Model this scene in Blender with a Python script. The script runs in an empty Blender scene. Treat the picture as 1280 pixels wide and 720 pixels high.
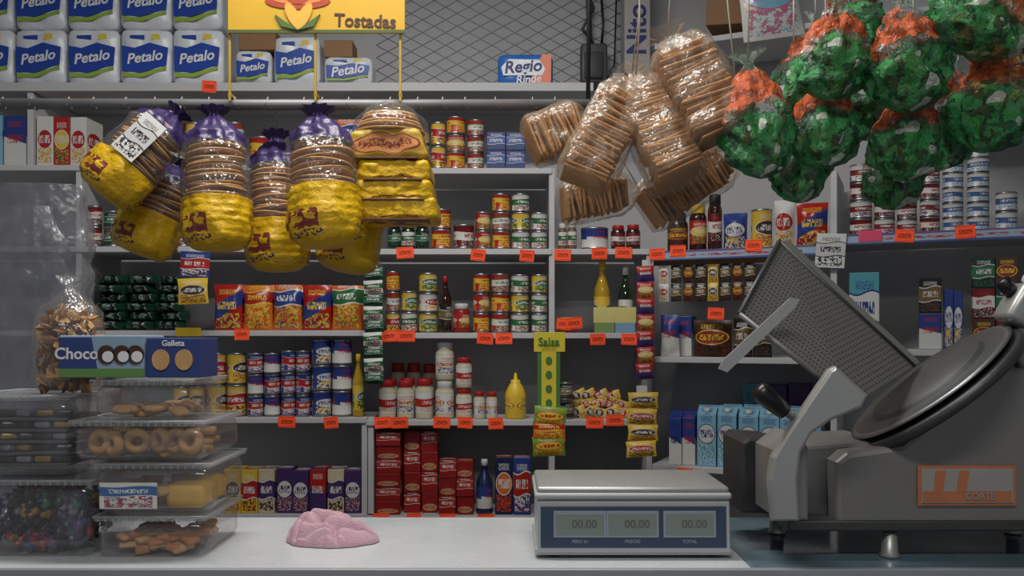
import bpy, math, random
from mathutils import Vector, Matrix, noise
random.seed(7)
F=1108.0; EZ=1.35; HY=420.0; D0=3.1
TH=math.radians(24.4)
scene=bpy.context.scene
try:
    scene.view_settings.view_transform='Standard'
except Exception: pass
T=Matrix.Translation
def R(a,ax): return Matrix.Rotation(math.radians(a),4,ax)
def W(px,py,d): return Vector(((px-640)*d/F,d,EZ-(py-HY)*d/F))
def zp(py,d=D0): return EZ-(py-HY)*d/F
def srgb(c,ds=0):
    g=(c[0]*.3+c[1]*.6+c[2]*.1)
    c=[x+(g-x)*ds for x in c]
    return tuple(((x/255.0)/12.92 if x<=10 else (((x/255.0)+.055)/1.055)**2.4) for x in c)+(1,)

# ------------------------------------------------------------ materials
class NT:
    def __init__(s,name):
        s.m=bpy.data.materials.new(name); s.m.use_nodes=True
        s.t=s.m.node_tree; s.b=s.t.nodes['Principled BSDF']; s.out=s.t.nodes['Material Output']
    def n(s,ty,**k):
        x=s.t.nodes.new(ty)
        for a,b in k.items(): setattr(x,a,b)
        return x
    def l(s,a,b): s.t.links.new(a,b)
    def put(s,sock,v):
        if hasattr(v,'links') : s.l(v,sock)
        else: sock.default_value=v
    def math(s,op,a,b=0.0,c=None):
        x=s.n('ShaderNodeMath',operation=op); s.put(x.inputs[0],a); s.put(x.inputs[1],b)
        if c is not None: s.put(x.inputs[2],c)
        return x.outputs[0]
    def mix(s,f,a,b):
        x=s.n('ShaderNodeMix',data_type='RGBA'); s.put(x.inputs[0],f); s.put(x.inputs[6],a); s.put(x.inputs[7],b)
        return x.outputs[2]
    def noise(s,vec,scale,detail=2,rough=.5):
        x=s.n('ShaderNodeTexNoise'); x.inputs['Scale'].default_value=scale; x.inputs['Detail'].default_value=detail
        x.inputs['Roughness'].default_value=rough
        if vec is not None: s.l(vec,x.inputs['Vector'])
        return x.outputs['Fac']
    def comb(s,a,b,c=0.0):
        x=s.n('ShaderNodeCombineXYZ'); s.put(x.inputs[0],a); s.put(x.inputs[1],b); s.put(x.inputs[2],c); return x.outputs[0]
    def obj(s): return s.n('ShaderNodeTexCoord').outputs['Object']
    def bump(s,h,st,dist=.01):
        x=s.n('ShaderNodeBump'); x.inputs['Strength'].default_value=st; x.inputs['Distance'].default_value=dist
        s.l(h,x.inputs['Height']); return x.outputs[0]
MC={}
def mat(name,c,rough=.5,metal=0,var=.12,vs=8,bump=0,bs=40,spec=.5,emit=0):
    if name in MC: return MC[name]
    k=NT(name); col=srgb(c)
    f=k.noise(k.obj(),vs,4)
    dk=tuple(x*(1-var) for x in col[:3])+(1,); lt=tuple(min(1,x*(1+var)) for x in col[:3])+(1,)
    k.l(k.mix(f,dk,lt),k.b.inputs['Base Color'])
    k.b.inputs['Roughness'].default_value=rough; k.b.inputs['Metallic'].default_value=metal
    k.b.inputs['Specular IOR Level'].default_value=spec
    if bump: k.l(k.bump(k.noise(k.obj(),bs,4),bump),k.b.inputs['Normal'])
    if emit:
        k.b.inputs['Emission Color'].default_value=col; k.b.inputs['Emission Strength'].default_value=emit
    MC[name]=k.m; return k.m
def film(name,c,op=.15,rough=.15,bump=.6,bs=25,gl=.25):
    """thin plastic film: transparent + diffuse tint + glossy"""
    if name in MC: return MC[name]
    k=NT(name); col=srgb(c)
    tr=k.n('ShaderNodeBsdfTransparent'); tr.inputs[0].default_value=tuple(.9+.1*x for x in col[:3])+(1,)
    df=k.n('ShaderNodeBsdfDiffuse'); df.inputs[0].default_value=col
    g=k.n('ShaderNodeBsdfGlossy'); g.inputs['Roughness'].default_value=rough
    nb=k.bump(k.noise(k.obj(),bs,3,.6),bump,.02); k.l(nb,g.inputs['Normal'])
    lw=k.n('ShaderNodeLayerWeight'); lw.inputs[0].default_value=.35; k.l(nb,lw.inputs['Normal'])
    m1=k.n('ShaderNodeMixShader'); m1.inputs[0].default_value=op; k.l(tr.outputs[0],m1.inputs[1]); k.l(df.outputs[0],m1.inputs[2])
    m2=k.n('ShaderNodeMixShader'); k.l(k.math('MULTIPLY_ADD',lw.outputs['Facing'],gl*1.5,gl*.2),m2.inputs[0])
    k.l(m1.outputs[0],m2.inputs[1]); k.l(g.outputs[0],m2.inputs[2]); k.l(m2.outputs[0],k.out.inputs[0])
    MC[name]=k.m; return k.m
def label(name,bg,c2,c3,c4=None,style='band',lo=.35,hi=.72,rough=.38,seed=0,pic=True,spec=.4,metal=0,small=True,ds=.12,big=1.0,emit=0):
    """printed packaging: all drawn in UV space"""
    if name in MC: return MC[name]
    c4=c4 or c3
    S=lambda c: srgb(tuple(x*.95 for x in c),ds)
    k=NT(name); uv=k.n('ShaderNodeTexCoord').outputs['UV']
    sp=k.n('ShaderNodeSeparateXYZ'); k.l(uv,sp.inputs[0])
    u=k.math('FRACT',sp.outputs[0]); v=sp.outputs[1]
    col=S(bg)
    du=k.math('ABSOLUTE',k.math('SUBTRACT',u,.5))
    def rng(x,a,b): return k.math('MULTIPLY',k.math('GREATER_THAN',x,a),k.math('LESS_THAN',x,b))
    if pic:
        pv=k.comb(k.math('MULTIPLY',u,6.0),k.math('MULTIPLY',v,9.0),seed*1.7+3)
        nz=k.noise(pv,1.6,3)
        reg=k.math('MULTIPLY',rng(v,.05,lo+.02),k.math('LESS_THAN',du,.42))
        col=k.mix(k.math('MULTIPLY',k.math('GREATER_THAN',nz,.5),reg),col,S(c4))
        nz=k.noise(pv,3.1,2)
        col=k.mix(k.math('MULTIPLY',k.math('GREATER_THAN',nz,.58),reg),col,S(c2))
    mid=(lo+hi)/2
    edge=S(c3)
    if style=='band':
        wv=k.math('ADD',v,k.math('MULTIPLY',k.math('SINE',k.math('MULTIPLY',u,6.28)),.03))
        col=k.mix(rng(wv,lo-.025,hi+.025),col,edge); col=k.mix(rng(wv,lo,hi),col,S(c2))
    elif style=='oval':
        e=k.math('ADD',k.math('POWER',k.math('DIVIDE',du,.42),2.0),k.math('POWER',k.math('DIVIDE',k.math('ABSOLUTE',k.math('SUBTRACT',v,mid)),(hi-lo)/2),2.0))
        col=k.mix(k.math('LESS_THAN',e,1.2),col,edge); col=k.mix(k.math('LESS_THAN',e,1.0),col,S(c2))
    elif style=='split':
        col=k.mix(k.math('LESS_THAN',k.math('ADD',v,k.math('MULTIPLY',u,.15)),mid+.05),col,S(c2))
    elif style=='diag':
        col=k.mix(rng(k.math('ADD',v,k.math('MULTIPLY',u,-.35)),lo-.15,hi-.2),col,S(c2))
    t=k.noise(k.comb(k.math('MULTIPLY',u,17.0*big),k.math('MULTIPLY',v,7.0),seed),1.6,1)
    msk=k.math('MULTIPLY',k.math('GREATER_THAN',t,.49),k.math('MULTIPLY',rng(v,mid-(hi-lo)*.22,mid+(hi-lo)*.22),k.math('LESS_THAN',du,.34)))
    col=k.mix(msk,col,S(c3))
    if small:
        t=k.noise(k.comb(k.math('MULTIPLY',u,34.0),k.math('MULTIPLY',v,50.0),seed+9),1.0,0)
        msk=k.math('MULTIPLY',k.math('GREATER_THAN',t,.54),k.math('MULTIPLY',rng(v,hi+.05,hi+.17),k.math('LESS_THAN',du,.3)))
        col=k.mix(msk,col,S(c3))
    k.l(col,k.b.inputs['Base Color']); k.b.inputs['Roughness'].default_value=rough
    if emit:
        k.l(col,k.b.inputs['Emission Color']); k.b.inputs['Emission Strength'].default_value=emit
    k.b.inputs['Specular IOR Level'].default_value=spec; k.b.inputs['Metallic'].default_value=metal
    MC[name]=k.m; return k.m

# ------------------------------------------------------------ mesh builder
class MB:
    def __init__(s): s.v=[];s.f=[];s.mi=[];s.uv=[];s.sm=[];s.mats=[]
    def m(s,mt):
        if mt not in s.mats: s.mats.append(mt)
        return s.mats.index(mt)
    def add(s,vs,fs,mts,M=None,uvs=None,smooth=False):
        b=len(s.v)
        for p in vs:
            p=Vector(p); s.v.append(M@p if M is not None else p)
        for i,f in enumerate(fs):
            s.f.append([b+j for j in f]); mt=mts[i] if isinstance(mts,list) else mts
            s.mi.append(s.m(mt)); s.uv.append(uvs[i] if uvs else [(0,0)]*len(f)); s.sm.append(smooth)
    def obj(s,name,parent=None):
        me=bpy.data.meshes.new(name); me.from_pydata([tuple(p) for p in s.v],[],s.f)
        for mt in s.mats: me.materials.append(mt)
        ul=me.uv_layers.new(name='UVMap'); k=0
        for i,p in enumerate(me.polygons):
            p.material_index=s.mi[i]; p.use_smooth=s.sm[i]
            for j in range(p.loop_total): ul.data[p.loop_start+j].uv=s.uv[i][j]
        me.update()
        o=bpy.data.objects.new(name,me); scene.collection.objects.link(o)
        if parent: o.parent=parent
        c=[0.5*(min(p[a] for p in s.v)+max(p[a] for p in s.v)) for a in range(3)]; c[2]=min(p[2] for p in s.v)
        me.transform(T(-Vector(c))); o.location=c
        return o
    def rbox(s,w,d,h,mt,M=None,r=None,n=0,front=None,disp=None,top=None):
        H=(w/2,d/2,h/2); r=min(min(H)*.98,r if r is not None else min(w,d,h)*.04)
        def ar(h_):
            a=[-h_,-h_+r]
            for i in range(n): a.append(-h_+r+(2*h_-2*r)*(i+1)/(n+1))
            return a+[h_-r,h_]
        A=[ar(x) for x in H]
        idx={};vs=[];fs=[];uvs=[];mts=[]
        def vert(p):
            inn=[max(-(H[i]-r),min(H[i]-r,p[i])) for i in range(3)]
            dv=Vector([p[i]-inn[i] for i in range(3)]); q=Vector(inn)+dv.normalized()*r
            key=tuple(round(x,6) for x in p)
            if key not in idx:
                if disp: q=disp(q,H)
                idx[key]=len(vs); vs.append((q[0],q[1],q[2]+H[2]))
            return idx[key]
        for ax in range(3):
            a1,a2=[(1,2),(0,2),(0,1)][ax]
            for sg in (-1,1):
                for i in range(len(A[a1])-1):
                    for j in range(len(A[a2])-1):
                        qs=[(i,j),(i+1,j),(i+1,j+1),(i,j+1)]
                        f=[];uu=[]
                        for (x,y) in qs:
                            p=[0,0,0];p[ax]=sg*H[ax];p[a1]=A[a1][x];p[a2]=A[a2][y]
                            f.append(vert(p)); uu.append((p[a1]/(2*H[a1])+.5,p[a2]/(2*H[a2])+.5))
                        flip=(sg==-1) if ax!=1 else (sg==1)
                        if flip: f.reverse();uu.reverse()
                        fs.append(f);uvs.append(uu)
                        mts.append(front if (front and ax==1) else (top if (top and ax==2 and sg==1) else mt))
        s.add(vs,fs,mts,M,uvs,True if (n>0 or r>.004) else False)
    def lathe(s,prof,mts,M=None,n=20,urep=2,v0=None,v1=None,smooth=True,sx=1,sy=1,u0=0):
        vs=[];fs=[];uvs=[];ml=[]
        zs=[p[1] for p in prof]; v0=min(zs) if v0 is None else v0; v1=max(zs) if v1 is None else v1
        for (r,z) in prof:
            for i in range(n):
                a=2*math.pi*i/n; vs.append((r*math.cos(a)*sx,r*math.sin(a)*sy,z))
        for k in range(len(prof)-1):
            for i in range(n):
                j=(i+1)%n; fs.append([k*n+i,k*n+j,(k+1)*n+j,(k+1)*n+i])
                ua=u0+urep*i/n; ub=u0+urep*(i+1)/n; va=(prof[k][1]-v0)/(v1-v0+1e-9); vb=(prof[k+1][1]-v0)/(v1-v0+1e-9)
                uvs.append([(ua,va),(ub,va),(ub,vb),(ua,vb)]); ml.append(mts[k] if isinstance(mts,list) else mts)
        if prof[0][0]>1e-5: fs.append(list(range(n))[::-1]);uvs.append([(0,0)]*n);ml.append(mts[0] if isinstance(mts,list) else mts)
        if prof[-1][0]>1e-5:
            b=(len(prof)-1)*n; fs.append([b+i for i in range(n)]);uvs.append([(0,0)]*n);ml.append(mts[-1] if isinstance(mts,list) else mts)
        s.add(vs,fs,ml,M,uvs,smooth)
    def tube(s,pts,r,mt,n=8):
        pts=[Vector(p) for p in pts]; vs=[];fs=[]
        for k,p in enumerate(pts):
            t=(pts[min(k+1,len(pts)-1)]-pts[max(k-1,0)]).normalized()
            up=Vector((0,0,1)) if abs(t.z)<.9 else Vector((1,0,0))
            a=t.cross(up).normalized(); b=t.cross(a)
            for i in range(n):
                an=2*math.pi*i/n; vs.append(p+a*r*math.cos(an)+b*r*math.sin(an))
        for k in range(len(pts)-1):
            for i in range(n):
                j=(i+1)%n; fs.append([k*n+i,(k+1)*n+i,(k+1)*n+j,k*n+j])
        fs.append(list(range(n))); fs.append([(len(pts)-1)*n+i for i in range(n)][::-1])
        s.add(vs,fs,mt,None,None,True)
    def prism(s,poly,y0,y1,mt,M=None,side=None):
        n=len(poly); vs=[(x,y0,z) for x,z in poly]+[(x,y1,z) for x,z in poly]
        xs=[p[0] for p in poly];zs=[p[1] for p in poly]
        uvf=[((x-min(xs))/(max(xs)-min(xs)),(z-min(zs))/(max(zs)-min(zs))) for x,z in poly]
        ar=sum(poly[i][0]*poly[(i+1)%n][1]-poly[(i+1)%n][0]*poly[i][1] for i in range(n))
        fr=list(range(n)); bk=[n+i for i in range(n)][::-1]
        fs=[fr,bk]; uv=[uvf,uvf[::-1]]
        for i in range(n):
            j=(i+1)%n; fs.append([i,n+i,n+j,j]); uv.append([(0,0),(1,0),(1,1),(0,1)])
        if ar<0: fs=[f[::-1] for f in fs]; uv=[q[::-1] for q in uv]
        s.add(vs,fs,[mt,mt]+[side or mt]*n,M,uv)
    def pouch(s,w,h,t,mt,M=None,seal=None,seed=0,nu=8,nv=12,wr=.15,crimp=.07):
        vs=[];fs=[];uvs=[];ml=[]
        for sd in (-1,1):
            b=len(vs)
            for j in range(nv+1):
                v=j/nv
                for i in range(nu+1):
                    u=i/nu
                    a=max(0,(v-crimp)/(1-2*crimp)); a=min(1,a)
                    th=(max(0,4*a*(1-a))**.45)*(max(0,4*u*(1-u))**.5)
                    if v<crimp or v>1-crimp: th=0
                    x=(u-.5)*w*(1-.05*max(0,math.sin(a*math.pi)))
                    y=sd*(t/2*th+.0006)
                    y+=sd*wr*t*th*noise.noise(Vector((u*5+seed*3.1,v*6,sd+seed)))
                    z=v*h
                    vs.append((x,y,z))
            for j in range(nv):
                for i in range(nu):
                    f=[b+j*(nu+1)+i,b+j*(nu+1)+i+1,b+(j+1)*(nu+1)+i+1,b+(j+1)*(nu+1)+i]
                    uu=[(i/nu,j/nv),((i+1)/nu,j/nv),((i+1)/nu,(j+1)/nv),(i/nu,(j+1)/nv)]
                    if sd>0: f.reverse();uu.reverse()
                    fs.append(f);uvs.append(uu)
                    vv=(j+.5)/nv
                    ml.append(seal if (seal and (vv<crimp or vv>1-crimp)) else mt)
        s.add(vs,fs,ml,M,uvs,True)
    def text(s,body,size,M,mt,ex=.0006,sx=1,shear=0):
        cu=bpy.data.curves.new('t','FONT'); cu.body=body; cu.size=size; cu.align_x='CENTER'; cu.align_y='CENTER'; cu.extrude=ex; cu.shear=shear; cu.resolution_u=3; cu.offset=size*.02
        o=bpy.data.objects.new('t',cu); scene.collection.objects.link(o)
        dg=bpy.context.evaluated_depsgraph_get(); dg.update()
        me=o.evaluated_get(dg).to_mesh()
        s.add([(v.co.x*sx,v.co.y,v.co.z) for v in me.vertices],[list(p.vertices) for p in me.polygons],mt,M@R(90,'X'))
        o.evaluated_get(dg).to_mesh_clear(); bpy.data.objects.remove(o); bpy.data.curves.remove(cu)

# ------------------------------------------------------------ palette
tin=mat('tin_metal',(150,150,152),.35,.9,.1)
wht=mat('white_painted_board',(188,189,190),.6,0,.1,3)
wallm=mat('wall_plaster',(184,184,186),.85,0,.12,2,.15,30)
plas_red=mat('red_plastic',(165,34,30),.4); plas_wht=mat('white_plastic',(205,205,200),.4)
plas_blk=mat('black_plastic',(18,18,20),.35); plas_yel=mat('yellow_plastic',(225,188,40),.4)
plas_blu=mat('blue_plastic',(40,70,140),.35); card=mat('cardboard',(140,106,76),.85,0,.12,5)
L={}
def lab(k,*a,**q): L[k]=label('label_'+k,*a,**q)
RED=(190,30,26);YEL=(232,188,44);WH=(218,218,212);BLU=(40,64,146);GRN=(44,108,56);DG=(18,58,42);ORA=(228,108,36);BRN=(74,44,30);PUR=(72,46,108);CRM=(214,196,156);TEA=(76,160,178);BLK=(24,22,24);LBL=(130,188,218);NAV=(28,38,84)
lab('red',RED,YEL,WH,GRN,style='oval',seed=1)
lab('redgreen',RED,WH,GRN,GRN,style='band',seed=2)
lab('redyel',RED,YEL,RED,YEL,style='band',lo=.5,hi=.8,seed=3)
lab('whitegreen',WH,GRN,WH,RED,style='band',seed=4)
lab('yelgreen',YEL,GRN,WH,GRN,style='oval',seed=5)
lab('whitered',WH,RED,WH,YEL,style='oval',seed=6)
lab('yelred',YEL,RED,WH,BRN,style='band',seed=7)
lab('blue',BLU,WH,BLU,YEL,style='oval',seed=8)
lab('bluered',BLU,RED,WH,WH,style='band',seed=9)
lab('bluewhite',BLU,WH,RED,LBL,style='split',seed=10)
lab('darkred',(110,20,26),WH,RED,BLK,style='band',seed=11)
lab('darkgreen',DG,(40,110,70),WH,BLK,style='band',seed=12)
lab('coffee',BRN,(150,36,26),YEL,BLK,style='oval',seed=13)
lab('black',BLK,(120,94,50),WH,BRN,style='band',seed=14)
lab('milk',LBL,WH,BLU,TEA,style='oval',seed=15,lo=.45,hi=.8)
lab('milkdark',BLU,WH,NAV,LBL,style='split',seed=16)
lab('teal',TEA,WH,BLU,GRN,style='band',seed=17)
lab('purple',PUR,WH,PUR,(150,30,50),style='oval',seed=18)
lab('creampurple',CRM,PUR,WH,BRN,style='band',seed=19)
lab('redpurple',RED,PUR,WH,CRM,style='split',seed=20)
lab('yelbrown',YEL,BRN,WH,(180,100,40),style='oval',seed=21)
lab('orange',ORA,RED,YEL,YEL,style='band',lo=.6,hi=.85,seed=22,rough=.25)
lab('orangeblue',ORA,BLU,WH,YEL,style='band',lo=.55,hi=.85,seed=23,rough=.25)
lab('orangegreen',ORA,GRN,WH,YEL,style='band',lo=.6,hi=.9,seed=24,rough=.25)
lab('redblue',RED,BLU,YEL,YEL,style='diag',seed=25,rough=.25)
lab('redbox',(160,26,24),(190,44,36),WH,(120,16,16),style='band',lo=.45,hi=.85,seed=26,pic=False)
lab('redboxb',(150,24,24),(188,150,110),RED,(190,120,60),style='oval',lo=.1,hi=.45,seed=126,pic=False)
lab('mayo',WH,(216,206,170),RED,BLU,style='oval',seed=27)
lab('mayored',WH,RED,WH,CRM,style='band',lo=.3,hi=.7,seed=28)
lab('blueor',NAV,ORA,WH,RED,style='oval',seed=29)
lab('bluebox',(44,62,132),(66,92,176),WH,NAV,style='band',seed=30)
lab('tuna',WH,(140,32,40),WH,BLU,style='band',seed=31)
lab('tunablue',WH,(60,94,156),WH,LBL,style='band',seed=32)
lab('candyyel',YEL,(210,50,30),WH,GRN,style='oval',seed=33,rough=.25)
lab('candygreen',(120,160,44),YEL,RED,ORA,style='oval',seed=34,rough=.25)
lab('pricetag',(255,84,40),(255,84,40),(90,20,8),None,pic=False,small=False,lo=.1,hi=.9,seed=35,rough=.7,ds=0,big=.6,emit=.14)  # faint emission added to the orange print so tags look brighter than the lamps light them
lab('bluestrip',(66,92,160),(150,186,210),(190,50,70),None,pic=False,lo=.2,hi=.8,seed=37)
lab('lbl',WH,(200,200,200),BLK,BLK,style='band',seed=60,ds=.3)

# ------------------------------------------------------------ placement on the shelf fronts
def S_xy(px,off=0):
    k=(px-640)/F; A=Vector((.49,3.1)); tt=math.tan(TH)
    y=(A.y+tt*A.x)/(1+tt*k); x=k*y
    return Vector((x+math.sin(TH)*off,y+math.cos(TH)*off))
def MA(fr,px,off,z):
    if fr=='F': return T(Vector(((px-640)*D0/F,D0+off,z)))
    p=S_xy(px,off); return T(Vector((p.x,p.y,z)))@Matrix.Rotation(-TH,4,'Z')
def wid(fr,a,b):
    if fr=='F': return (b-a)*D0/F
    return (S_xy(b)-S_xy(a)).length
def ZF(fr,px,py): return zp(py, D0 if fr=='F' else S_xy(px).y)
def rj(a): return random.uniform(-a,a)

def can(mb,r,h,lb,M):
    e=min(.006,h*.08)
    mb.lathe([(r*.94,0),(r,e*.3),(r,e),(r*.975,e*1.3),(r*.975,h-e*1.3),(r,h-e),(r,h-e*.3),(r*.93,h),(r*.9,h-e*.5)],[tin,tin,tin,lb,tin,tin,tin,tin],M,n=18,v0=e,v1=h-e,u0=random.random()*.3)
def jar(mb,r,h,lb,body,lid,M):
    mb.lathe([(r*.9,0),(r,h*.05),(r,h*.15),(r*1.005,h*.16),(r*1.005,h*.66),(r,h*.67),(r*.98,h*.74),(r*.78,h*.82),(r*.82,h*.83),(r*.82,h*.98),(r*.78,h)],[body,body,body,lb,body,body,body,lid,lid,lid],M,n=18,v0=h*.16,v1=h*.66,u0=random.random()*.3)
def bottle(mb,r,h,lb,body,lid,M):
    mb.lathe([(r*.9,0),(r,h*.03),(r,h*.1),(r*1.01,h*.11),(r*1.01,h*.5),(r,h*.51),(r*.95,h*.6),(r*.6,h*.72),(r*.38,h*.8),(r*.34,h*.88),(r*.42,h*.885),(r*.42,h*.98),(r*.36,h)],[body,body,body,lb,body,body,body,body,body,lid,lid,lid],M,n=18,v0=h*.11,v1=h*.5)
def carton(mb,w,d,h,lb,M,cap=None):
    mb.rbox(w,d,h*.86,lb,M,r=.002)
    vs=[(-w/2,-d/2,h*.86),(w/2,-d/2,h*.86),(w/2,d/2,h*.86),(-w/2,d/2,h*.86),(-w/2,0,h*.97),(w/2,0,h*.97),(-w/2,0,h),(w/2,0,h)]
    mb.add(vs,[[0,1,5,4],[2,3,4,5],[0,4,3],[1,2,5],[4,5,7,6]],lb,M,[[(0,.8),(1,.8),(1,1),(0,1)]]*2+[[(0,.8),(1,.8),(1,1)]]*2+[[(0,.9),(1,.9),(1,1),(0,1)]])
    if cap: mb.lathe([(.011,0),(.011,.012)],cap,M@T(Vector((0,-d*.25,h*.9)))@R(30,'X'),n=10)

def row(name,kind,px0,px1,zb,ytop,n,rows,labs,fr='F',deep=1,dd=None,off=.015,**q):
    mb=MB(); w=wid(fr,px0,px1)/n; ztop=ZF(fr,(px0+px1)/2,ytop); zb=zb+.0008; h=(ztop-zb)/rows
    for c in range(n):
        px=px0+(px1-px0)*(c+.5)/n
        for r_ in range(rows):
            for k in range(deep):
                lb=L[labs[(c+r_*q.get('rs',0))%len(labs)]] if not q.get('byrow') else L[labs[r_%len(labs)]]
                dep=dd or w
                hh=h*(1 if q.get('nojit') or rows>1 else random.uniform(.95,1))
                M=MA(fr,px,off+dep/2+k*dep*1.03+random.uniform(0,.006),zb+r_*h)
                if kind=='can': can(mb,w/2*.97,hh*.995,lb,M@R(rj(35)-100,'Z'))
                elif kind=='jar': jar(mb,w/2*.95,hh*.995,lb,q.get('body',tin),q.get('lid',plas_red),M@R(rj(30)-100,'Z'))
                elif kind=='bottle': bottle(mb,w/2*.95,hh,lb,q.get('body'),q.get('lid'),M@R(rj(20)-100,'Z'))
                elif kind=='box': mb.rbox(w*.95,dep,hh*.99,lb,M@R(rj(2.5),'Z'),r=.002)
                elif kind=='carton': carton(mb,w*.94,dep,hh*.99,lb,M@R(rj(2.5),'Z'),q.get('cap'))
                elif kind=='pouch': mb.pouch(w*.98,hh*.99,dep*.9,lb,M@R(rj(4),'Z'),seed=random.random()*20,wr=.3)
    return mb.obj(name)

# ------------------------------------------------------------ room shell
def boxobj(name,x0,x1,y0,y1,z0,z1,mt,r=.003,front=None):
    mb=MB(); mb.rbox(x1-x0,y1-y0,z1-z0,mt,T(Vector(((x0+x1)/2,(y0+y1)/2,z0))),r=r,front=front); return mb.obj(name)
floorm=mat('floor_tile',(120,116,110),.4,0,.2,3)
boxobj('floor',-2.6,3.0,-2.5,3.6,-.1,0,floorm,r=0.001)
boxobj('ceiling',-2.6,3.0,-2.5,3.6,3.0,3.1,mat('ceiling_paint',(200,200,198),.9,0,.06,2),r=.001)
boxobj('wall_back',-2.5,.6,3.46,3.56,0,3.0,wallm,r=.001)
boxobj('wall_left',-2.6,-2.5,-2.5,3.6,0,3.0,wallm,r=.001)
boxobj('wall_right',2.9,3.0,-2.5,2.6,0,3.0,wallm,r=.001)
mb=MB(); mb.rbox(2.65,.1,3.0,wallm,T(Vector((.56,3.46,0)))@Matrix.Rotation(-TH,4,'Z')@T(Vector((1.325,.05,0))),r=.001); mb.obj('wall_side')

# ------------------------------------------------------------ shelves
def shelves(name,fr,px0,px1,ys,posts,dep=.33,th=.02,strip=None,top=None):
    mb=MB(); out=[]
    for y in ys:
        z=ZF(fr,(px0+px1)/2,y); out.append(z); w=wid(fr,px0,px1)
        M=MA(fr,px0,0,z-th)@T(Vector((w/2,dep/2,0)))
        mb.rbox(w,dep,th,wht,M,r=.002)
        if strip and y in strip:
            mb.rbox(w,.003,.034,L['bluestrip'],MA(fr,px0,0,z-th-.008)@T(Vector((w/2,-.003,0))),r=.0008)
    for (px,a,b) in posts:
        za=ZF(fr,px,a); zb=max(0,ZF(fr,px,b)) if b<2000 else 0
        mb.rbox(.02,dep-.01,za-zb,wht,MA(fr,px,dep/2+.002,zb),r=.002)
    mb.obj(name); return out
tp=shelves('shelf_board','F',-60,742,[103],[],dep=.34,th=.03)[0]
A=shelves('shelf_unit','F',-60,457,[206,308,413,522,643],[(36,115,207),(97,207,3000),(455,522,3000)])
C=shelves('shelf_unit','F',458,690,[210,311,416,525,645],[(690,210,3000),(463,522,643)])
E=shelves('shelf_unit','F',693,812,[311,416,525,645],[(812,311,3000)])
SL=shelves('shelf_unit','S',815,1042,[312,447,587,690],[(1042,213,3000)],strip=[312])
SR=shelves('shelf_unit','S',1048,1330,[290,437,587],[(1330,140,3000)],strip=[290])
SU=shelves('shelf_board','S',1180,1345,[128],[],dep=.32,th=.03)[0]

row('soap_box','box',42,106,A[0],141,3,1,['whitered','red','whitered'],dd=.12)
row('paper_napkin_pack','box',-30,31,A[0],140,2,1,['milk','bluewhite'],dd=.15)
row('canned_food','can',305,336,A[0],166,1,1,['redyel'])
row('snack_pouch','pouch',412,450,A[0],143,1,1,['orangeblue'],dd=.05)
row('canned_food','can',200,300,A[0],150,4,2,['redgreen','yelgreen','red'])
row('canned_food','can',102,120,A[1],255,1,2,['darkred'])
row('canned_food','can',122,300,A[1],262,8,2,['darkgreen','darkred','red'])
row('canned_food','can',330,455,A[1],270,6,1,['darkred','red'])
mb=MB()
lab('greenfoil',(24,62,46),(14,34,28),(120,150,134),(50,104,72),style='band',seed=12,rough=.16,lo=.3,hi=.75,small=False)
for r_ in range(6):
    for c in range(3):
        M=MA('F',106+(c+.5)*39+(r_%2)*5-2,.09+rj(.01),A[2]+.004+r_*.0325)
        mb.pouch(.036,.108,.1,L['greenfoil'],M@T(Vector((-.054,0,.015)))@R(90,'Y')@R(rj(8),'X'),seed=r_*5+c,wr=.35)
mb.obj('coffee_pouch_stack')
row('soup_pouch','pouch',262,449,A[2],353,5,1,['redblue','orange','orangeblue','redblue','orangegreen'],dd=.06,deep=2)
row('canned_food','can',210,250,A[3],445,2,2,['yelbrown'])
row('canned_food','can',252,302,A[3],441,2,2,['yelbrown','yelred'],rs=1)
row('canned_food','can',304,346,A[3],441,2,3,['bluered','bluewhite'],rs=1,deep=2)
row('canned_food','can',347,384,A[3],438,2,3,['bluered','bluered'],deep=2)
row('canned_food','can',385,437,A[3],424,2,3,['blue','bluewhite'],deep=1)
cooking=film('oil_liquid',(200,160,40),.75,.1,.1)
row('oil_bottle','bottle',438,453,A[3],440,1,1,['yelgreen'],body=cooking,lid=plas_yel)
row('coffee_box','box',278,450,A[4],586,8,1,['yelbrown','yelred','creampurple','purple','purple','redpurple','creampurple','purple'],dd=.09)
row('canned_food','can',537,556,C[0],150,1,2,['yelred'])
row('canned_food','can',556,581,C[0],143,1,3,['redyel','red'],byrow=True)
row('canned_food','can',583,605,C[0],147,1,3,['redgreen'])
row('tea_box','box',608,657,C[0],163,2,2,['bluebox'],dd=.07)
row('canned_food','can',462,536,C[0],160,3,1,['yelgreen','red'])
dkglass=film('green_glass',(24,45,28),.85,.08,.05)
row('pickle_jar','jar',482,535,C[1],277,3,1,['darkgreen','whitegreen'],body=dkglass,lid=plas_blk)
row('canned_food','can',537,563,C[1],259,1,2,['redyel'])
row('canned_food','can',565,592,C[1],277,1,1,['darkred'])
row('canned_food','can',593,613,C[1],263,1,2,['red'])
row('canned_food','can',614,638,C[1],240,1,3,['redyel','redgreen'],byrow=True)
row('canned_food','can',639,663,C[1],240,1,3,['whitegreen','yelgreen'],byrow=True)
row('canned_food','can',664,685,C[1],264,1,2,['whitegreen'])
row('canned_food','can',480,498,C[2],338,1,3,['yelred','redgreen','redyel'],byrow=True)
row('canned_food','can',499,520,C[2],363,1,2,['whitegreen','yelgreen'],byrow=True)
row('canned_food','can',521,546,C[2],340,1,3,['yelgreen','whitered'],byrow=True)
brg=film('sauce_liquid',(45,20,14),.9,.08,.05)
row('sauce_bottle','bottle',547,564,C[2],343,1,1,['black'],body=brg,lid=plas_red)
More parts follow.
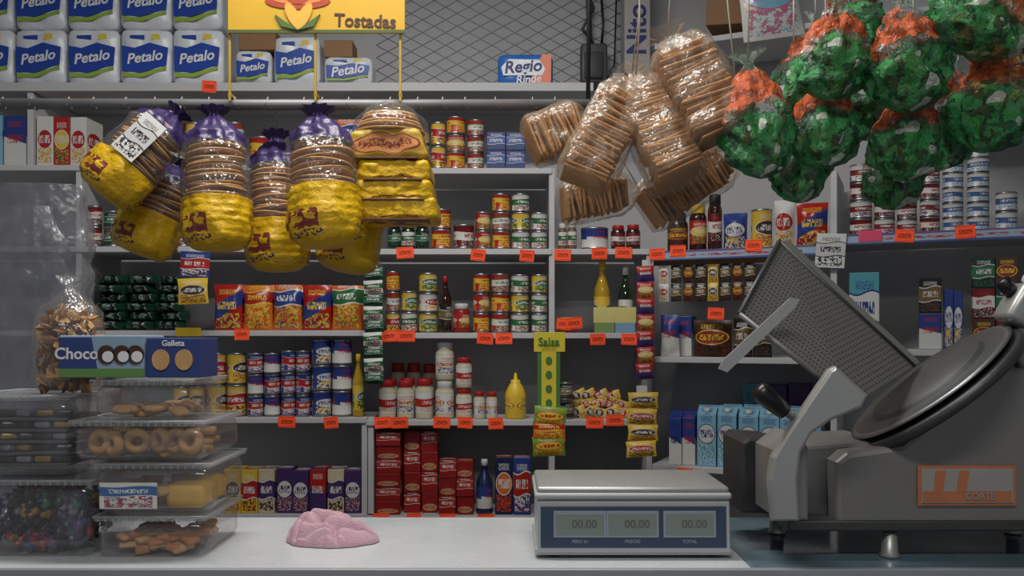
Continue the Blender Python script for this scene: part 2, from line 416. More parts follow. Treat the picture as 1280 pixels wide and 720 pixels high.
row('tomato_puree_jar','jar',565,587,C[2],377,1,1,['red'],body=mat('tomato',(140,34,24),.25),lid=plas_wht)
row('canned_food','can',590,612,C[2],341,1,3,['redyel','red'],byrow=True)
row('canned_food','can',613,637,C[2],341,1,3,['redgreen','redyel'],byrow=True)
row('canned_food','can',638,662,C[2],342,1,3,['whitegreen','yelgreen'],byrow=True)
row('canned_food','can',664,685,C[2],342,1,3,['whitegreen','whitegreen','yelgreen'],byrow=True)
mayo=mat('mayonnaise',(196,188,164),.3)
row('mayonnaise_jar','jar',470,540,C[3],474,3,1,['mayored','mayo'],body=mayo,lid=plas_red,deep=2)
row('mayonnaise_jar','jar',542,567,C[3],428,1,2,['mayo'],body=mayo,lid=plas_wht)
row('mayonnaise_jar','jar',568,590,C[3],447,1,2,['mayored'],body=mayo,lid=plas_red)
row('mayonnaise_jar','jar',591,622,C[3],489,2,1,['mayo'],body=mayo,lid=plas_red)
row('mayonnaise_jar','jar',476,540,C[3]+0.0,455,3,1,['mayored'],body=mayo,lid=plas_red,off=.2)
mb=MB(); r=wid('F',631,658)/2; h=zp(467)-C[3]
mb.lathe([(r*.9,0),(r,h*.04),(r,h*.5),(r*.85,h*.62),(r*.6,h*.74),(r*.45,h*.78),(r*.45,h*.84),(r*.2,h*.86),(r*.1,h)],[plas_yel,label('label_mustard',YEL,(232,210,80),RED,style='oval',pic=False),plas_yel,plas_yel,plas_yel,plas_yel,plas_yel,plas_yel],MA('F',644.5,.05,C[3]+.001)@R(-90,'Z'),n=20,v0=h*.04,v1=h*.5,sx=.8)
mb.obj('mustard_bottle')
row('gelatin_box','box',468,500,C[4],541,1,6,['redboxb','redbox'],dd=.08,deep=2,byrow=True)
row('gelatin_box','box',502,546,C[4],541,2,4,['redbox','redboxb'],dd=.08,off=.05,rs=1)
row('gelatin_box','box',548,592,C[4],576,2,3,['redbox','redboxb'],dd=.08,rs=1)
row('syrup_bottle','bottle',594,616,C[4],573,1,1,['bluewhite'],body=mat('navy_plastic',NAV,.3),lid=plas_wht)
row('cocoa_box','box',618,664,C[4],570,2,1,['blueor','bluered'],dd=.08)
row('spice_jar','jar',698,722,E[0],277,2,1,['whitegreen'],body=mat('spice',(110,86,64),.4),lid=plas_wht)
row('tuna_can_pack','can',727,764,E[0],282,1,1,['bluewhite'])
row('chili_jar','jar',765,803,E[0],279,2,1,['darkred'],body=brg,lid=plas_red)
row('oil_bottle','bottle',744,766,E[1],324,1,1,['yelgreen'],body=cooking,lid=plas_yel,off=.03)
row('vinegar_bottle','bottle',775,794,E[1],328,1,1,['whitegreen'],body=dkglass,lid=plas_wht,off=.03)
mb=MB(); mb.rbox(.15,.006,.055,mat('pale_yellow_card',(206,196,120),.6),MA('F',769,.012,E[1]+.035),r=.001); mb.rbox(.07,.006,.035,mat('pale_blue_card',(120,160,190),.6),MA('F',782,.010,E[1]+.0008),r=.001); mb.rbox(.07,.006,.035,mat('pale_green_card',(120,150,90),.6),MA('F',756,.010,E[1]+.0008),r=.001)
mb.obj('seasoning_box')
row('tea_box','box',701,722,E[1],396,1,1,['orange'],dd=.03)
mb=MB()
for i in range(14):
    M=MA('F',722+(i%5)*14+rj(3),.08+(i//5)*.02,E[2]+.02+(i//5)*.028)@R(rj(25),'Y')@R(rj(20),'Z')@R(90,'Y')
    mb.pouch(.035,.08,.02,L[random.choice(['candyyel','yelred','yelbrown'])],M@T(Vector((0,0,-.04))),seed=i)
mb.obj('sauce_sachet_pile')
row('canned_food','can',698,718,E[2],478,1,2,['black'])
row('canned_food','can',700,800,E[3],590,4,1,['black','darkgreen'])
row('coffee_jar','jar',829,856,SL[0],264,1,1,['coffee'],fr='S',body=brg,lid=plas_blk)
row('coffee_jar','jar',857,880,SL[0],252,1,1,['red'],fr='S',body=brg,lid=plas_yel)
row('coffee_jar','jar',881,900,SL[0],240,1,1,['darkred'],fr='S',body=brg,lid=plas_blk)
row('detergent_pouch','pouch',901,932,SL[0],262,1,1,['blue'],fr='S',dd=.05)
row('cocoa_canister','can',935,963,SL[0],258,1,1,['yelbrown'],fr='S')
row('snack_pouch','pouch',965,992,SL[0],247,1,1,['whitered'],fr='S',dd=.06)
row('snack_pouch','pouch',993,1034,SL[0],248,1,1,['redblue'],fr='S',dd=.06)
row('cookie_pouch','pouch',822,846,SL[1],392,1,1,['bluewhite'],fr='S',dd=.05)
row('chocolate_box','box',822,858,SL[1],392,2,1,['blue','bluewhite'],fr='S',dd=.08,off=.08)
row('coffee_pouch','pouch',862,912,SL[1],398,1,1,['coffee'],fr='S',dd=.07)
row('coffee_pouch','pouch',913,962,SL[1],395,2,1,['black'],fr='S',dd=.07)
mb=MB()
zt=SL[0]-.03
for i in range(8):
    for j in range(2):
        mb.pouch(.036,.062,.012,L[['whitered','black','coffee','black','yelbrown','black','coffee','black'][i]],MA('S',827+i*15.5,.03,zt-.075-j*.064),seed=i+j*3)
mb.rbox(.4,.004,.02,card,MA('S',885,.038,zt-.012),r=.001)
for i in (0,3,7):
    mb.rbox(.004,.004,.14,card,MA('S',827+i*15.5,.042,zt-.135),r=.001)
mb.obj('hanging_coffee_sachets')
row('milk_carton','carton',834,868,SL[2],510,2,1,['milkdark','bluewhite'],fr='S',dd=.06)
row('milk_carton','carton',868,1026,SL[2],508,6,1,['milk'],fr='S',dd=.07,cap=plas_wht,deep=2)
row('tea_box','box',915,1005,SL[2]+.0,478,3,1,['teal','purple','purple'],fr='S',dd=.08,off=.19)
row('tuna_can','can',1060,1090,SR[0],203,1,4,['darkred','tuna'],fr='S',byrow=True)
row('tuna_can','can',1091,1119,SR[0],228,1,3,['tuna','darkred'],fr='S',byrow=True)
row('tuna_can','can',1120,1147,SR[0],215,1,4,['tuna','darkred'],fr='S',byrow=True)
row('tuna_can','can',1149,1176,SR[0],205,1,4,['darkred','tuna'],fr='S',byrow=True)
row('tuna_can','can',1178,1206,SR[0],176,1,6,['tunablue'],fr='S',byrow=True)
row('tuna_can','can',1209,1239,SR[0],176,1,6,['tunablue'],fr='S',byrow=True)
row('tuna_can','can',1245,1275,SR[0],238,1,2,['tunablue'],fr='S',byrow=True)
row('canned_food','can',1212,1290,SU,32,3,2,['redyel','orange','yelred'],fr='S')
row('toothpaste_box','box',1060,1100,SR[1],335,1,1,['teal'],fr='S',dd=.05)
row('soap_box','box',1148,1178,SR[1],346,1,2,['bluewhite','black'],fr='S',dd=.06,byrow=True)
row('medicine_box','box',1180,1204,SR[1],360,2,1,['blue'],fr='S',dd=.05)
row('chocolate_box','box',1215,1275,SR[1],320,2,3,['coffee','darkred','darkgreen'],fr='S',dd=.05,rs=1)
# ------------------------------------------------------------ price tags
mb=MB()
tagsF=[(507,316),(597,319),(658,320),(703,319),(749,317),(779,316),(303,418),(487,420),(508,420),(606,423),(630,423),(747,424),(786,424),(704,405),(718,404),(359,527),(415,528),(479,528),(500,528),(552,528),(581,528),(620,529),(743,528),(768,525),(477,648),(518,648),(560,649),(608,649),(262,109)]
for (x,y) in tagsF:
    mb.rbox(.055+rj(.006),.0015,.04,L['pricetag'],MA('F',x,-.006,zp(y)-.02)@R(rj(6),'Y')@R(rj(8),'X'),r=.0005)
for (x,y) in [(822,318),(848,314),(942,307),(1130,295),(1207,290),(857,592),(935,594),(895,392)]:
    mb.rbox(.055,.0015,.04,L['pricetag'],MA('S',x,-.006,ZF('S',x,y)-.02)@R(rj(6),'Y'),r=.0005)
mb.rbox(.09,.0015,.03,plas_yel,MA('F',236,-.006,zp(415)-.015),r=.0005)
mb.rbox(.09,.0015,.11,L['lbl'],MA('S',1037,-.012,ZF('S',1037,335))@R(4,'Y'),r=.0005)
mb.rbox(.07,.0015,.035,mat('pink_tag',(220,70,110),.6),MA('S',1088,-.006,ZF('S',1088,302)),r=.0005)
mb.obj('price_tags')

# ------------------------------------------------------------ toilet paper packs
tpw=mat('paper_film',(214,218,224),.3,0,.08,10,.25,25); tpb=mat('pack_blue',(34,68,158),.35)
tpg=mat('pack_green',(140,170,70),.35); txw=mat('text_white',(224,224,226),.5); txy=mat('text_yellow',(220,190,60),.5)
def tp_pack(mb,px0,px1,z,h,off=.02):
    w=wid('F',px0,px1)*.97; d=.12
    def disp(q,H):
        b=abs(math.sin(math.pi*(q.x/H[0]))) ; c=abs(math.sin(math.pi*(q.z/H[2])))**.6
        sg=-1 if q.y<0 else 1
        if abs(q.y)>H[1]*.7: q.y-=sg*.012*(1-b*c)
        return q+Vector((0,0,.003*noise.noise(q*40)))
    M=MA('F',(px0+px1)/2,off+d/2,z)@R(rj(3),'Z')@R(rj(.8),'Y')
    mb.rbox(w,d,h,tpw,M,r=.02,n=7,disp=disp)
    mb.prism([(-w*.44,h*.22),(-w*.1,h*.20),(w*.42,h*.34),(w*.45,h*.66),(w*.1,h*.74),(-w*.2,h*.64),(-w*.45,h*.68)],-d/2-.0015,-d/2+.004,tpb,M)
    mb.prism([(-w*.42,h*.12),(-w*.05,h*.12),(w*.42,h*.26),(w*.42,h*.32),(-w*.1,h*.18),(-w*.42,h*.20)],-d/2-.0015,-d/2+.004,tpg,M)
    mb.text('Petalo',w*.28,M@T(Vector((-w*.01,-d/2-.003,h*.47)))@R(-9,'Y'),txw,shear=.3)
    mb.prism([(-w*.30,h*.80),(-w*.02,h*.81),(-w*.02,h*.88),(-w*.3,h*.87)],-d/2+.001,-d/2+.006,tpb,M)
    mb.prism([(w*.12,h*.80),(w*.3,h*.80),(w*.28,h*.9),(w*.14,h*.9)],-d/2+.001,-d/2+.006,txy,M)
mb=MB(); hh=zp(33)-tp
for i in range(5):
    for j in range(2): tp_pack(mb,12+66*(i-1),12+66*(i-1)+65,tp+.001+j*hh*1.005,hh)
mb.obj('toilet_paper_packs')
mb=MB()
for (a,b,t) in [(290,336,60),(339,398,42),(402,464,68)]:
    tp_pack(mb,a,b,tp+.001,zp(t)-tp)
mb.rbox(.13,.12,.07,card,MA('F',318,.09,zp(60)+.004),r=.002)
mb.rbox(.1,.1,.06,card,MA('F',420,.09,zp(68)+.004),r=.002)
mb.obj('toilet_paper_packs')
mb=MB(); M=MA('F',657,.1,tp+.001); w=wid('F',622,692); h=zp(62)-tp
rb=mat('pack_bright_blue',(50,112,190),.35); ro=mat('pack_orange',(220,104,56),.35)
def dsp(q,H):
    if q.y<0 and abs(q.y)>H[1]*.7: q.y+=.012*(1-abs(math.sin(math.pi*q.x/H[0])))
    return q
mb.rbox(w,.12,h,rb,M,r=.02,n=6,disp=dsp)
mb.prism([(w*.05,h*.02),(w*.46,h*.06),(w*.47,h*.95),(w*.3,h*.95),(w*.22,h*.6)],-.063,-.05,ro,M)
mb.prism([(-w*.4,h*.3),(w*.3,h*.3),(w*.36,h*.5),(w*.25,h*.78),(-w*.3,h*.8),(-w*.44,h*.55)],-.0645,-.05,tpw,M)
mb.text('Regio',w*.3,M@T(Vector((-.01,-.066,h*.56)))@R(-4,'Y'),mat('text_navy',(30,36,110),.5),shear=.2)
mb.text('Rinde',w*.2,M@T(Vector((.01,-.066,h*.17)))@R(-4,'Y'),txw,shear=.2)
mb.obj('toilet_paper_pack')

# ------------------------------------------------------------ wire lattice on upper wall
mb=MB(); wire=mat('lattice_wire',(160,160,163),.6,0)
x0,x1=W(470,0,3.45).x,W(780,0,3.45).x; z0,z1=tp,2.9; st=.062
def clipline(x,z,sg):
    s0=max(0,x0-x); s1=x1-x; k_=.55
    lo,hi=s0,s1
    if sg>0: lo=max(lo,(z0-z)/k_); hi=min(hi,(z1-z)/k_)
    else: lo=max(lo,(z-z1)/k_); hi=min(hi,(z-z0)/k_)
    if hi>lo: mb.tube([(x+lo,3.4582,z+sg*lo*k_),(x+hi,3.4582,z+sg*hi*k_)],.0015,wire,n=4)
for i in range(-40,60):
    clipline(x0,z0+i*st*.8,1); clipline(x0,z0+i*st*.8,-1)
mb.obj('wire_lattice')
mb=MB(); eg=mat('grey_steel_box',(84,87,90),.5,.3)
mb.rbox(.10,.07,.15,eg,T(W(742,106,3.40)),r=.008)
mb.rbox(.07,.02,.1,mat('grey_dark',(60,62,64),.5),T(W(742,98,3.36)),r=.005)
mb.tube([W(738,60,3.42),W(736,20,3.42),W(733,-60,3.42)],.010,eg)
mb.tube([W(745,60,3.42),W(728,36,3.41),W(742,10,3.41),W(730,-20,3.41),W(740,-60,3.42)],.006,plas_blk)
mb.tube([W(752,56,3.42),W(754,30,3.42),W(748,-60,3.42)],.005,plas_blk)
mb.tube([W(758,100,3.42),W(768,80,3.43),W(772,-60,3.43)],.003,plas_blk)
mb.obj('electrical_box')
mb=MB(); M=T(W(794,97,3.32)); w=.095;h=.52
mb.rbox(w,.12,h,mat('white_carton',(172,170,168),.7),M,r=.003)
mb.text('Nito',.1,M@T(Vector((0,-.061,.16)))@R(-90,'Y'),mat('text_navy',(30,36,110),.5))
mb.prism([(-w*.4,.3),(w*.4,.3),(w*.4,.45),(-w*.4,.45)],-.062,-.05,mat('brown_print',(100,60,40),.6),M)
mb.rbox(.22,.16,.02,wht,T(W(800,97,3.34))@T(Vector((0,.02,-.02))),r=.002)
mb.obj('snack_carton')
mb=MB()
P=S_xy(925,.12)
M=T(Vector((P.x,P.y,zp(42,P.y))))@Matrix.Rotation(-TH,4,'Z')
mb.rbox(.24,.22,.12,card,M@R(5,'Y'),r=.004)
mb.rbox(.2,.2,.16,mat('cardboard_dark',(110,80,55),.85),M@T(Vector((-.03,0,.14))),r=.004)
mb.rbox(.9,.3,.02,wht,M@T(Vector((.15,.05,-.045))),r=.002)
mb.obj('cardboard_boxes')
mb=MB(); P=S_xy(972,.0)
mb.pouch(.2,.26,.06,label('label_pastel',WH,LBL,(210,110,140),(210,110,140),style='oval',seed=50,rough=.2),T(Vector((P.x-.02,P.y-.03,zp(52,P.y)))) @R(-8,'Y'),seed=4)
mb.obj('party_bag')

# ------------------------------------------------------------ rod, sign, hanging bags
RD=2.2; rodz=zp(130,RD)
galv=mat('galvanised_pipe',(118,118,120),.5,.4,.25,20)
twine=mat('twine',(150,145,130),.9)
mb=MB()
mb.tube([W(-120,129,RD),W(300,131,RD),W(737,131,RD)],.014,galv,n=12)
for px in (735,-60):
    mb.tube([W(px,131,RD),Vector((W(px,131,RD).x+.005,RD+.0,2.4)),Vector((W(px,131,RD).x,RD,3.0))],.006,mat('dark_cable',(40,42,44),.6),n=6)
for i in range(20):
    x=W(15+i*36,128,RD).x+rj(.02)
    mb.tube([(x-.004,RD-.0145,rodz-.006),(x-.001,RD-.006,rodz+.0145),(x+.003,RD+.012,rodz+.008),(x+.004,RD+.008,rodz-.013),(x+.008,RD-.01,rodz-.012)],.0022,twine,n=5)
mb.obj('hanging_rod')
mb=MB(); sy=mat('sign_yellow',(196,154,42),.45,0,.12,6); k=RD/F
w=(508-290)*k
M=T(Vector((W(399,0,RD).x,RD-.03,zp(47,RD))))
mb.rbox(w,.006,.2,sy,M,r=.001)
mb.prism([(-w/2,.0),(w/2,.0),(w/2,.008),(-w/2,.008)],-.0045,-.003,mat('sign_green',(76,88,40),.5),M)
brn=mat('sign_brown',(70,44,28),.5); grn=mat('leaf_green',(70,100,50),.5); rdm=mat('sign_red',(160,60,34),.5); mz=mat('maize',(210,160,60),.5)
mb.text('Tostadas',.044,M@T(Vector((.12,-.004,.028)))@R(2,'Y'),brn,sx=.95)
def ell(cx,cz,rx,rz,n=20,a=0):
    return [(cx+rx*math.cos(t)*math.cos(a)-rz*math.sin(t)*math.sin(a),cz+rx*math.cos(t)*math.sin(a)+rz*math.sin(t)*math.cos(a)) for t in [2*math.pi*i/n for i in range(n)]]
mb.prism(ell(-.045,.078,.08,.02),-.005,-.003,rdm,M)
mb.prism(ell(-.045,.082,.06,.012),-.0055,-.003,mat('sign_orange',(196,120,60),.5),M)
mb.prism(ell(-.045,.10,.035,.03),-.006,-.003,rdm,M)
mb.prism(ell(-.03,.04,.014,.036,a=-.5),-.007,-.003,mz,M)
mb.prism(ell(-.055,.04,.014,.036,a=.5),-.0072,-.003,mz,M)
for s_ in (-1,1):
    mb.prism([(-.045,.0+.006),(-.045+s_*.055,.045),(-.045+s_*.04,.015)],-.008,-.003,grn,M)
for px in (290,397,503):
    x=W(px,0,RD).x-M.translation.x
    zb_=rodz-M.translation.z
    mb.rbox(.006,.006,.13+.06,mat('sign_post',(170,140,50),.5),M@T(Vector((x*.99,.006,zb_-.0))),r=.001)
    mb.rbox(.008,.03,.008,mat('sign_post',(170,140,50),.5),M@T(Vector((x*.99,.018,zb_+.012))),r=.001)
mb.obj('shop_sign')

clear=film('clear_film',(225,225,225),.05,.2,.8,28,.22)
clear2=film('clear_film_soft',(205,180,150),.14,.3,.8,24,.13)
def yprint(name,bg,seed):
    """yellow printed plastic, dark red logo patch, slightly see-through"""
    k=NT(name); tc=k.n('ShaderNodeTexCoord'); sp=k.n('ShaderNodeSeparateXYZ'); k.l(tc.outputs['UV'],sp.inputs[0])
    u=k.math('FRACT',sp.outputs[0]); v=sp.outputs[1]; du=k.math('ABSOLUTE',k.math('SUBTRACT',u,.5))
    col=k.mix(k.noise(tc.outputs['Object'],12,3),srgb((196,150,14)),srgb((232,190,36)))
    t=k.noise(k.comb(k.math('MULTIPLY',u,9.0),k.math('MULTIPLY',v,16.0),seed),1.5,1)
    rg=lambda a,b: k.math('MULTIPLY',k.math('GREATER_THAN',v,a),k.math('LESS_THAN',v,b))
    m1=k.math('MULTIPLY',k.math('GREATER_THAN',t,.52),k.math('MULTIPLY',rg(.09,.22),k.math('LESS_THAN',du,.26)))
    col=k.mix(m1,col,srgb((120,52,50)))
    t=k.noise(k.comb(k.math('MULTIPLY',u,34.0),k.math('MULTIPLY',v,60.0),seed),1.0,0)
    m2=k.math('MULTIPLY',k.math('GREATER_THAN',t,.55),k.math('MULTIPLY',rg(.04,.08),k.math('LESS_THAN',du,.3)))
    col=k.mix(m2,col,srgb((70,50,90)))
    k.l(col,k.b.inputs['Base Color']); k.b.inputs['Roughness'].default_value=.36; k.b.inputs['Specular IOR Level'].default_value=.35
    k.l(k.bump(k.noise(tc.outputs['Object'],22,4),.8,.02),k.b.inputs['Normal'])
    tr=k.n('ShaderNodeBsdfTransparent'); mx=k.n('ShaderNodeMixShader'); mx.inputs[0].default_value=.88
    k.l(tr.outputs[0],mx.inputs[1]); k.l(k.b.outputs[0],mx.inputs[2]); k.l(mx.outputs[0],k.out.inputs[0])
    return k.m
yfilm=yprint('tostada_print',(206,164,26),41)
pfilm=mat('purple_film',(52,38,84),.35,0,.4,20,.7,22)
tost=mat('tostada_corn',(190,138,74),.85,0,.25,60,.3,120)
tost2=mat('tostada_edge',(206,156,92),.85,0,.25,60,.3,120)
toast=mat('toast_brown',(190,140,86),.85,0,.25,40,.3,120)
toast2=mat('toast_crust',(166,116,66),.85,0,.25,40,.3,120)
def axM(a,b):
    z=(b-a).normalized(); y=Vector((0,1,0)); x=y.cross(z).normalized(); y=z.cross(x)
    M=Matrix.Identity(4)
    for i,c in enumerate((x,y,z,a)):
        for j in range(3): M[j][i]=c[j]
    return M
def loft(mb,M,prof,mts,n=32,sy=1,wr=.0,seed=0,fold=0,sq=0,ridge=0,rsp=.02,bend=0):
    vs=[];fs=[];ml=[];uv=[]
    z0=prof[0][1];z1=prof[-1][1]
    for k,(r,z) in enumerate(prof):
        t=(z-z0)/(z1-z0)
        for i in range(n):
            a=2*math.pi*i/n; c,s=math.cos(a),math.sin(a)
            f=1/((abs(c)**4+abs(s)**4)**.25) if sq else 1.0
            rr=r*f
            nz=noise.noise(Vector((c*2.2+seed,s*2.2,z*22+seed*2)))*wr + (1-abs(noise.noise(Vector((c*3.5+seed*1.3,s*3.5,z*12+seed*5))))*2.6)*wr*.7
            nz+=(.5-abs(noise.noise(Vector((c*6+seed*2.3,s*6,z*38+seed)))))*wr*.5
            rd=ridge*math.sin(z/rsp*6.283+2*noise.noise(Vector((c+seed,s,z*8))))*(.5+noise.noise(Vector((c*2+seed,s*2,z*10+4))))
            rr*=1+nz+rd+fold*math.sin(a*9+seed+z*30)*max(0,t-.6)*1.6
            vs.append((rr*c+bend*math.sin(t*math.pi)*.02,rr*s*sy,z))
    for k in range(len(prof)-1):
        for i in range(n):
            j=(i+1)%n; fs.append([k*n+i,k*n+j,(k+1)*n+j,(k+1)*n+i])
            va=(prof[k][1]-z0)/(z1-z0);vb=(prof[k+1][1]-z0)/(z1-z0)
            uv.append([(2*i/n+.25,va),(2*(i+1)/n+.25,va),(2*(i+1)/n+.25,vb),(2*i/n+.25,vb)]); ml.append(mts[k])
    fs.append(list(range(n))[::-1]);uv.append([(0,0)]*n);ml.append(mts[0])
    mb.add(vs,fs,ml,M,uv,True)
def dense(prof,step):
    out=[]
    for i in range(len(prof)-1):
        (r0,z0),(r1,z1)=prof[i],prof[i+1]; n=max(1,int((z1-z0)/step))
        for j in range(n):
            t=j/n; t2=t*t*(3-2*t); out.append((r0+(r1-r0)*t2,z0+(z1-z0)*t))
    out.append(prof[-1]); return out
def stackbag(name,tx,ty,bx,by,wpx,d,d2=None,kind='tostada',yf=.38,string=None,seed=1,lab_=False):
    mb=MB(); a=W(bx,by,d2 or d); b=W(tx,ty,d); Lg=(b-a).length; Rr=wpx*d/F/2
    M=axM(a,b)
    if kind=='tostada':
        prof=dense([(Rr*.25,0),(Rr*.72,Lg*.015),(Rr*.98,Lg*.07),(Rr*1.04,Lg*.16),(Rr*1.0,Lg*.4),(Rr*.97,Lg*.70),(Rr*.8,Lg*.82),(Rr*.5,Lg*.91),(Rr*.2,Lg*.98),(Rr*.42,Lg*1.04)],.006)
    else:
        prof=dense([(Rr*.3,0),(Rr*.85,Lg*.02),(Rr*.98,Lg*.09),(Rr*.98,Lg*.4),(Rr*.96,Lg*.74),(Rr*.7,Lg*.86),(Rr*.2,Lg*.96),(Rr*.5,Lg*1.05)],.008)
    mts=[]
    for i in range(len(prof)-1):
        t=prof[i][1]/Lg
        if kind=='tostada': mts.append(yfilm if t<yf else (clear if t<.75 else pfilm))
        else: mts.append(clear2)
    tos=kind=='tostada'
    loft(mb,M,prof,mts,n=40,wr=.075 if tos else .11,seed=seed,fold=.3,sq=(not tos),sy=1 if tos else .95,ridge=.03 if tos else .02,rsp=.019)
    sp=.0085 if tos else .0075
    z=Lg*.05; random.seed(seed)
    top=Lg*.80
    while z<top:
        rr=Rr*(.93 if z<Lg*.70 else .78)*random.uniform(.93,1)
        if tos and z<Lg*yf: rr*=.95
        Mi=M@T(Vector((rj(Rr*.05),rj(Rr*.05),z)))@R(rj(7),'X')@R(rj(7),'Y')
        if tos:
            mb.lathe([(0.001,.001),(rr*.6,.0),(rr*.97,.0015),(rr,.003),(rr*.97,.0055),(rr*.6,.004),(.001,.0045)],[tost,tost,tost2,tost2,tost,tost],Mi,n=18)
        else:
            mb.rbox(rr*1.75,rr*1.7,.0062,toast2 if random.random()<.35 else toast,Mi@R(rj(5),'Z'),r=.003)
        z+=sp
    if lab_:
        mb.rbox(Rr*.85,.002,Lg*.42,L['lbl'],M@T(Vector((Rr*.1,-Rr*1.1,Lg*.36)))@R(3,'Y'),r=.0005)
    if string is not None:
        mb.tube([b,(b+string)/2+Vector((.004,0,0)),string],.002,twine,n=5)
    return mb.obj(name)
def rp(px,d=RD): 
    p=W(px,131,RD); p.y=RD; return p
stackbag('tostada_bag',222,142,125,243,76,2.12,2.06,seed=2,string=rp(225),lab_=True,yf=.34)
stackbag('tostada_bag',222,205,172,318,74,2.26,2.22,seed=3,string=rp(228),yf=.42)
stackbag('tostada_bag',268,142,272,313,80,2.1,2.08,seed=4,string=rp(268),yf=.36)
stackbag('tostada_bag',345,172,348,338,74,2.28,2.24,seed=5,string=rp(344),yf=.34)
stackbag('tostada_bag',398,142,408,308,86,2.08,2.05,seed=6,string=rp(398),yf=.42)
stackbag('tostada_bag',455,225,430,338,72,2.32,2.28,seed=7,string=rp(455),yf=.6)
mb=MB(); random.seed(3)
ytop_=label('pack_yellow_top',(200,158,40),(206,128,60),(140,50,40),style='oval',lo=.2,hi=.8,pic=False,small=False,seed=5)
pb=mat('pack_brown',(90,56,44),.5)
for i in range(4):
    x0_=[441,452,450,452][i]; x1_=[534,540,543,548][i]; ya=[142,205,228,250][i]; yb=[206,232,256,280][i]
    c=W((x0_+x1_)/2,yb,RD-.02); w=(x1_-x0_)*RD/F; h=(yb-ya)*RD/F*.98
    def dd_(q,H,s_=i):
        q=q.copy(); q.z+=.007*noise.noise(Vector((q.x*25,q.y*25,s_*7))) +.005*noise.noise(Vector((q.x*60,q.z*60,s_*7))); q.x*=1-.12*(q.z/H[2])*(1 if s_==0 else .3)
        q.y*=1+.06*noise.noise(Vector((q.x*50,q.z*50,s_)))
        return q
    mb.rbox(w,.15,h*.6 if i==0 else h,yfilm if i else ytop_,T(c)@R(rj(4),'Y'),r=.012,n=12,disp=dd_)
    mb.rbox(w*.8,.1,.004,pb,T(c)@T(Vector((0,-.03,0))),r=.001)
c=W(488,169,RD-.02)
for i in range(7): mb.lathe([(.001,0),(.085-.004*i,.0),(.086-.004*i,.004),(.001,.005)],[tost,tost2,tost],T(c)@T(Vector((0,0,.002+i*.0075)))@R(rj(4),'X'),n=20)
loft(mb,T(c),dense([(.092,-.005),(.09,.03),(.06,.06),(.01,.085)],.01),[clear]*30,wr=.04,seed=8)
mb.tube([c+Vector((0,0,.08)),rp(488)],.002,twine,n=5)
mb.obj('tostada_pack_stack')

UP=zp(-40,1.95)
def sup(px): return Vector((W(px,0,1.95).x,1.95,UP))
stackbag('toast_bag',740,150,660,180,62,2.12,2.1,kind='toast',seed=11,string=rp(736))
stackbag('toast_bag',795,95,724,232,70,1.98,1.95,kind='toast',seed=12,string=sup(800))
stackbag('toast_bag',790,92,852,228,70,2.0,1.9,kind='toast',seed=13,string=sup(802))
stackbag('toast_bag',835,45,905,178,84,1.95,1.88,kind='toast',seed=14,string=sup(835))
stackbag('toast_bag',800,238,700,256,52,2.1,2.08,kind='toast',seed=15,string=rp(734))
stackbag('toast_bag',925,190,805,268,60,2.12,2.1,kind='toast',seed=16,string=sup(905))
# green printed snack bags
k=NT('green_print_film')
uvc=k.n('ShaderNodeTexCoord'); sp=k.n('ShaderNodeSeparateXYZ'); k.l(uvc.outputs['UV'],sp.inputs[0]); ob=uvc.outputs['Object']
n1=k.noise(ob,13,3); n2=k.noise(ob,34,3); n3=k.noise(ob,20,1); v=sp.outputs[1]
vv=k.math('MULTIPLY_ADD',k.math('SUBTRACT',n1,.5),.9,v)
g_=k.mix(k.math('GREATER_THAN',n2,.54),srgb((52,150,78)),srgb((22,84,44)))
g_=k.mix(k.math('GREATER_THAN',n3,.66),g_,srgb((196,204,190)))
green=k.math('LESS_THAN',vv,.44)
orange=k.math('MULTIPLY',k.math('GREATER_THAN',vv,.56),k.math('LESS_THAN',vv,.80))
wo=k.mix(k.math('GREATER_THAN',n2,.55),srgb((226,104,48)),srgb((170,74,38)))
col=k.mix(orange,g_,wo); 
k.l(col,k.b.inputs['Base Color']); k.b.inputs['Roughness'].default_value=.38; k.b.inputs['Specular IOR Level'].default_value=.3
bmp=k.bump(k.noise(ob,24,5,.7),1,.03); k.l(bmp,k.b.inputs['Normal'])
tr=k.n('ShaderNodeBsdfTransparent'); mx=k.n('ShaderNodeMixShader'); tr.inputs[0].default_value=(.95,.95,.95,1)
op=k.math('MAXIMUM',k.math('MULTIPLY',green,.74),k.math('MULTIPLY',orange,.72))
k.l(k.math('MAXIMUM',op,.10),mx.inputs[0])
gl_=k.n('ShaderNodeBsdfGlossy'); gl_.inputs['Roughness'].default_value=.25; k.l(bmp,gl_.inputs['Normal'])
m0=k.n('ShaderNodeMixShader'); m0.inputs[0].default_value=.10; k.l(tr.outputs[0],m0.inputs[1]); k.l(gl_.outputs[0],m0.inputs[2])
k.l(m0.outputs[0],mx.inputs[1]); k.l(k.b.outputs[0],mx.inputs[2]); k.l(mx.outputs[0],k.out.inputs[0])
gfm=k.m
roll=mat('bread_roll',(140,92,54),.7,0,.3,20,.3,40)
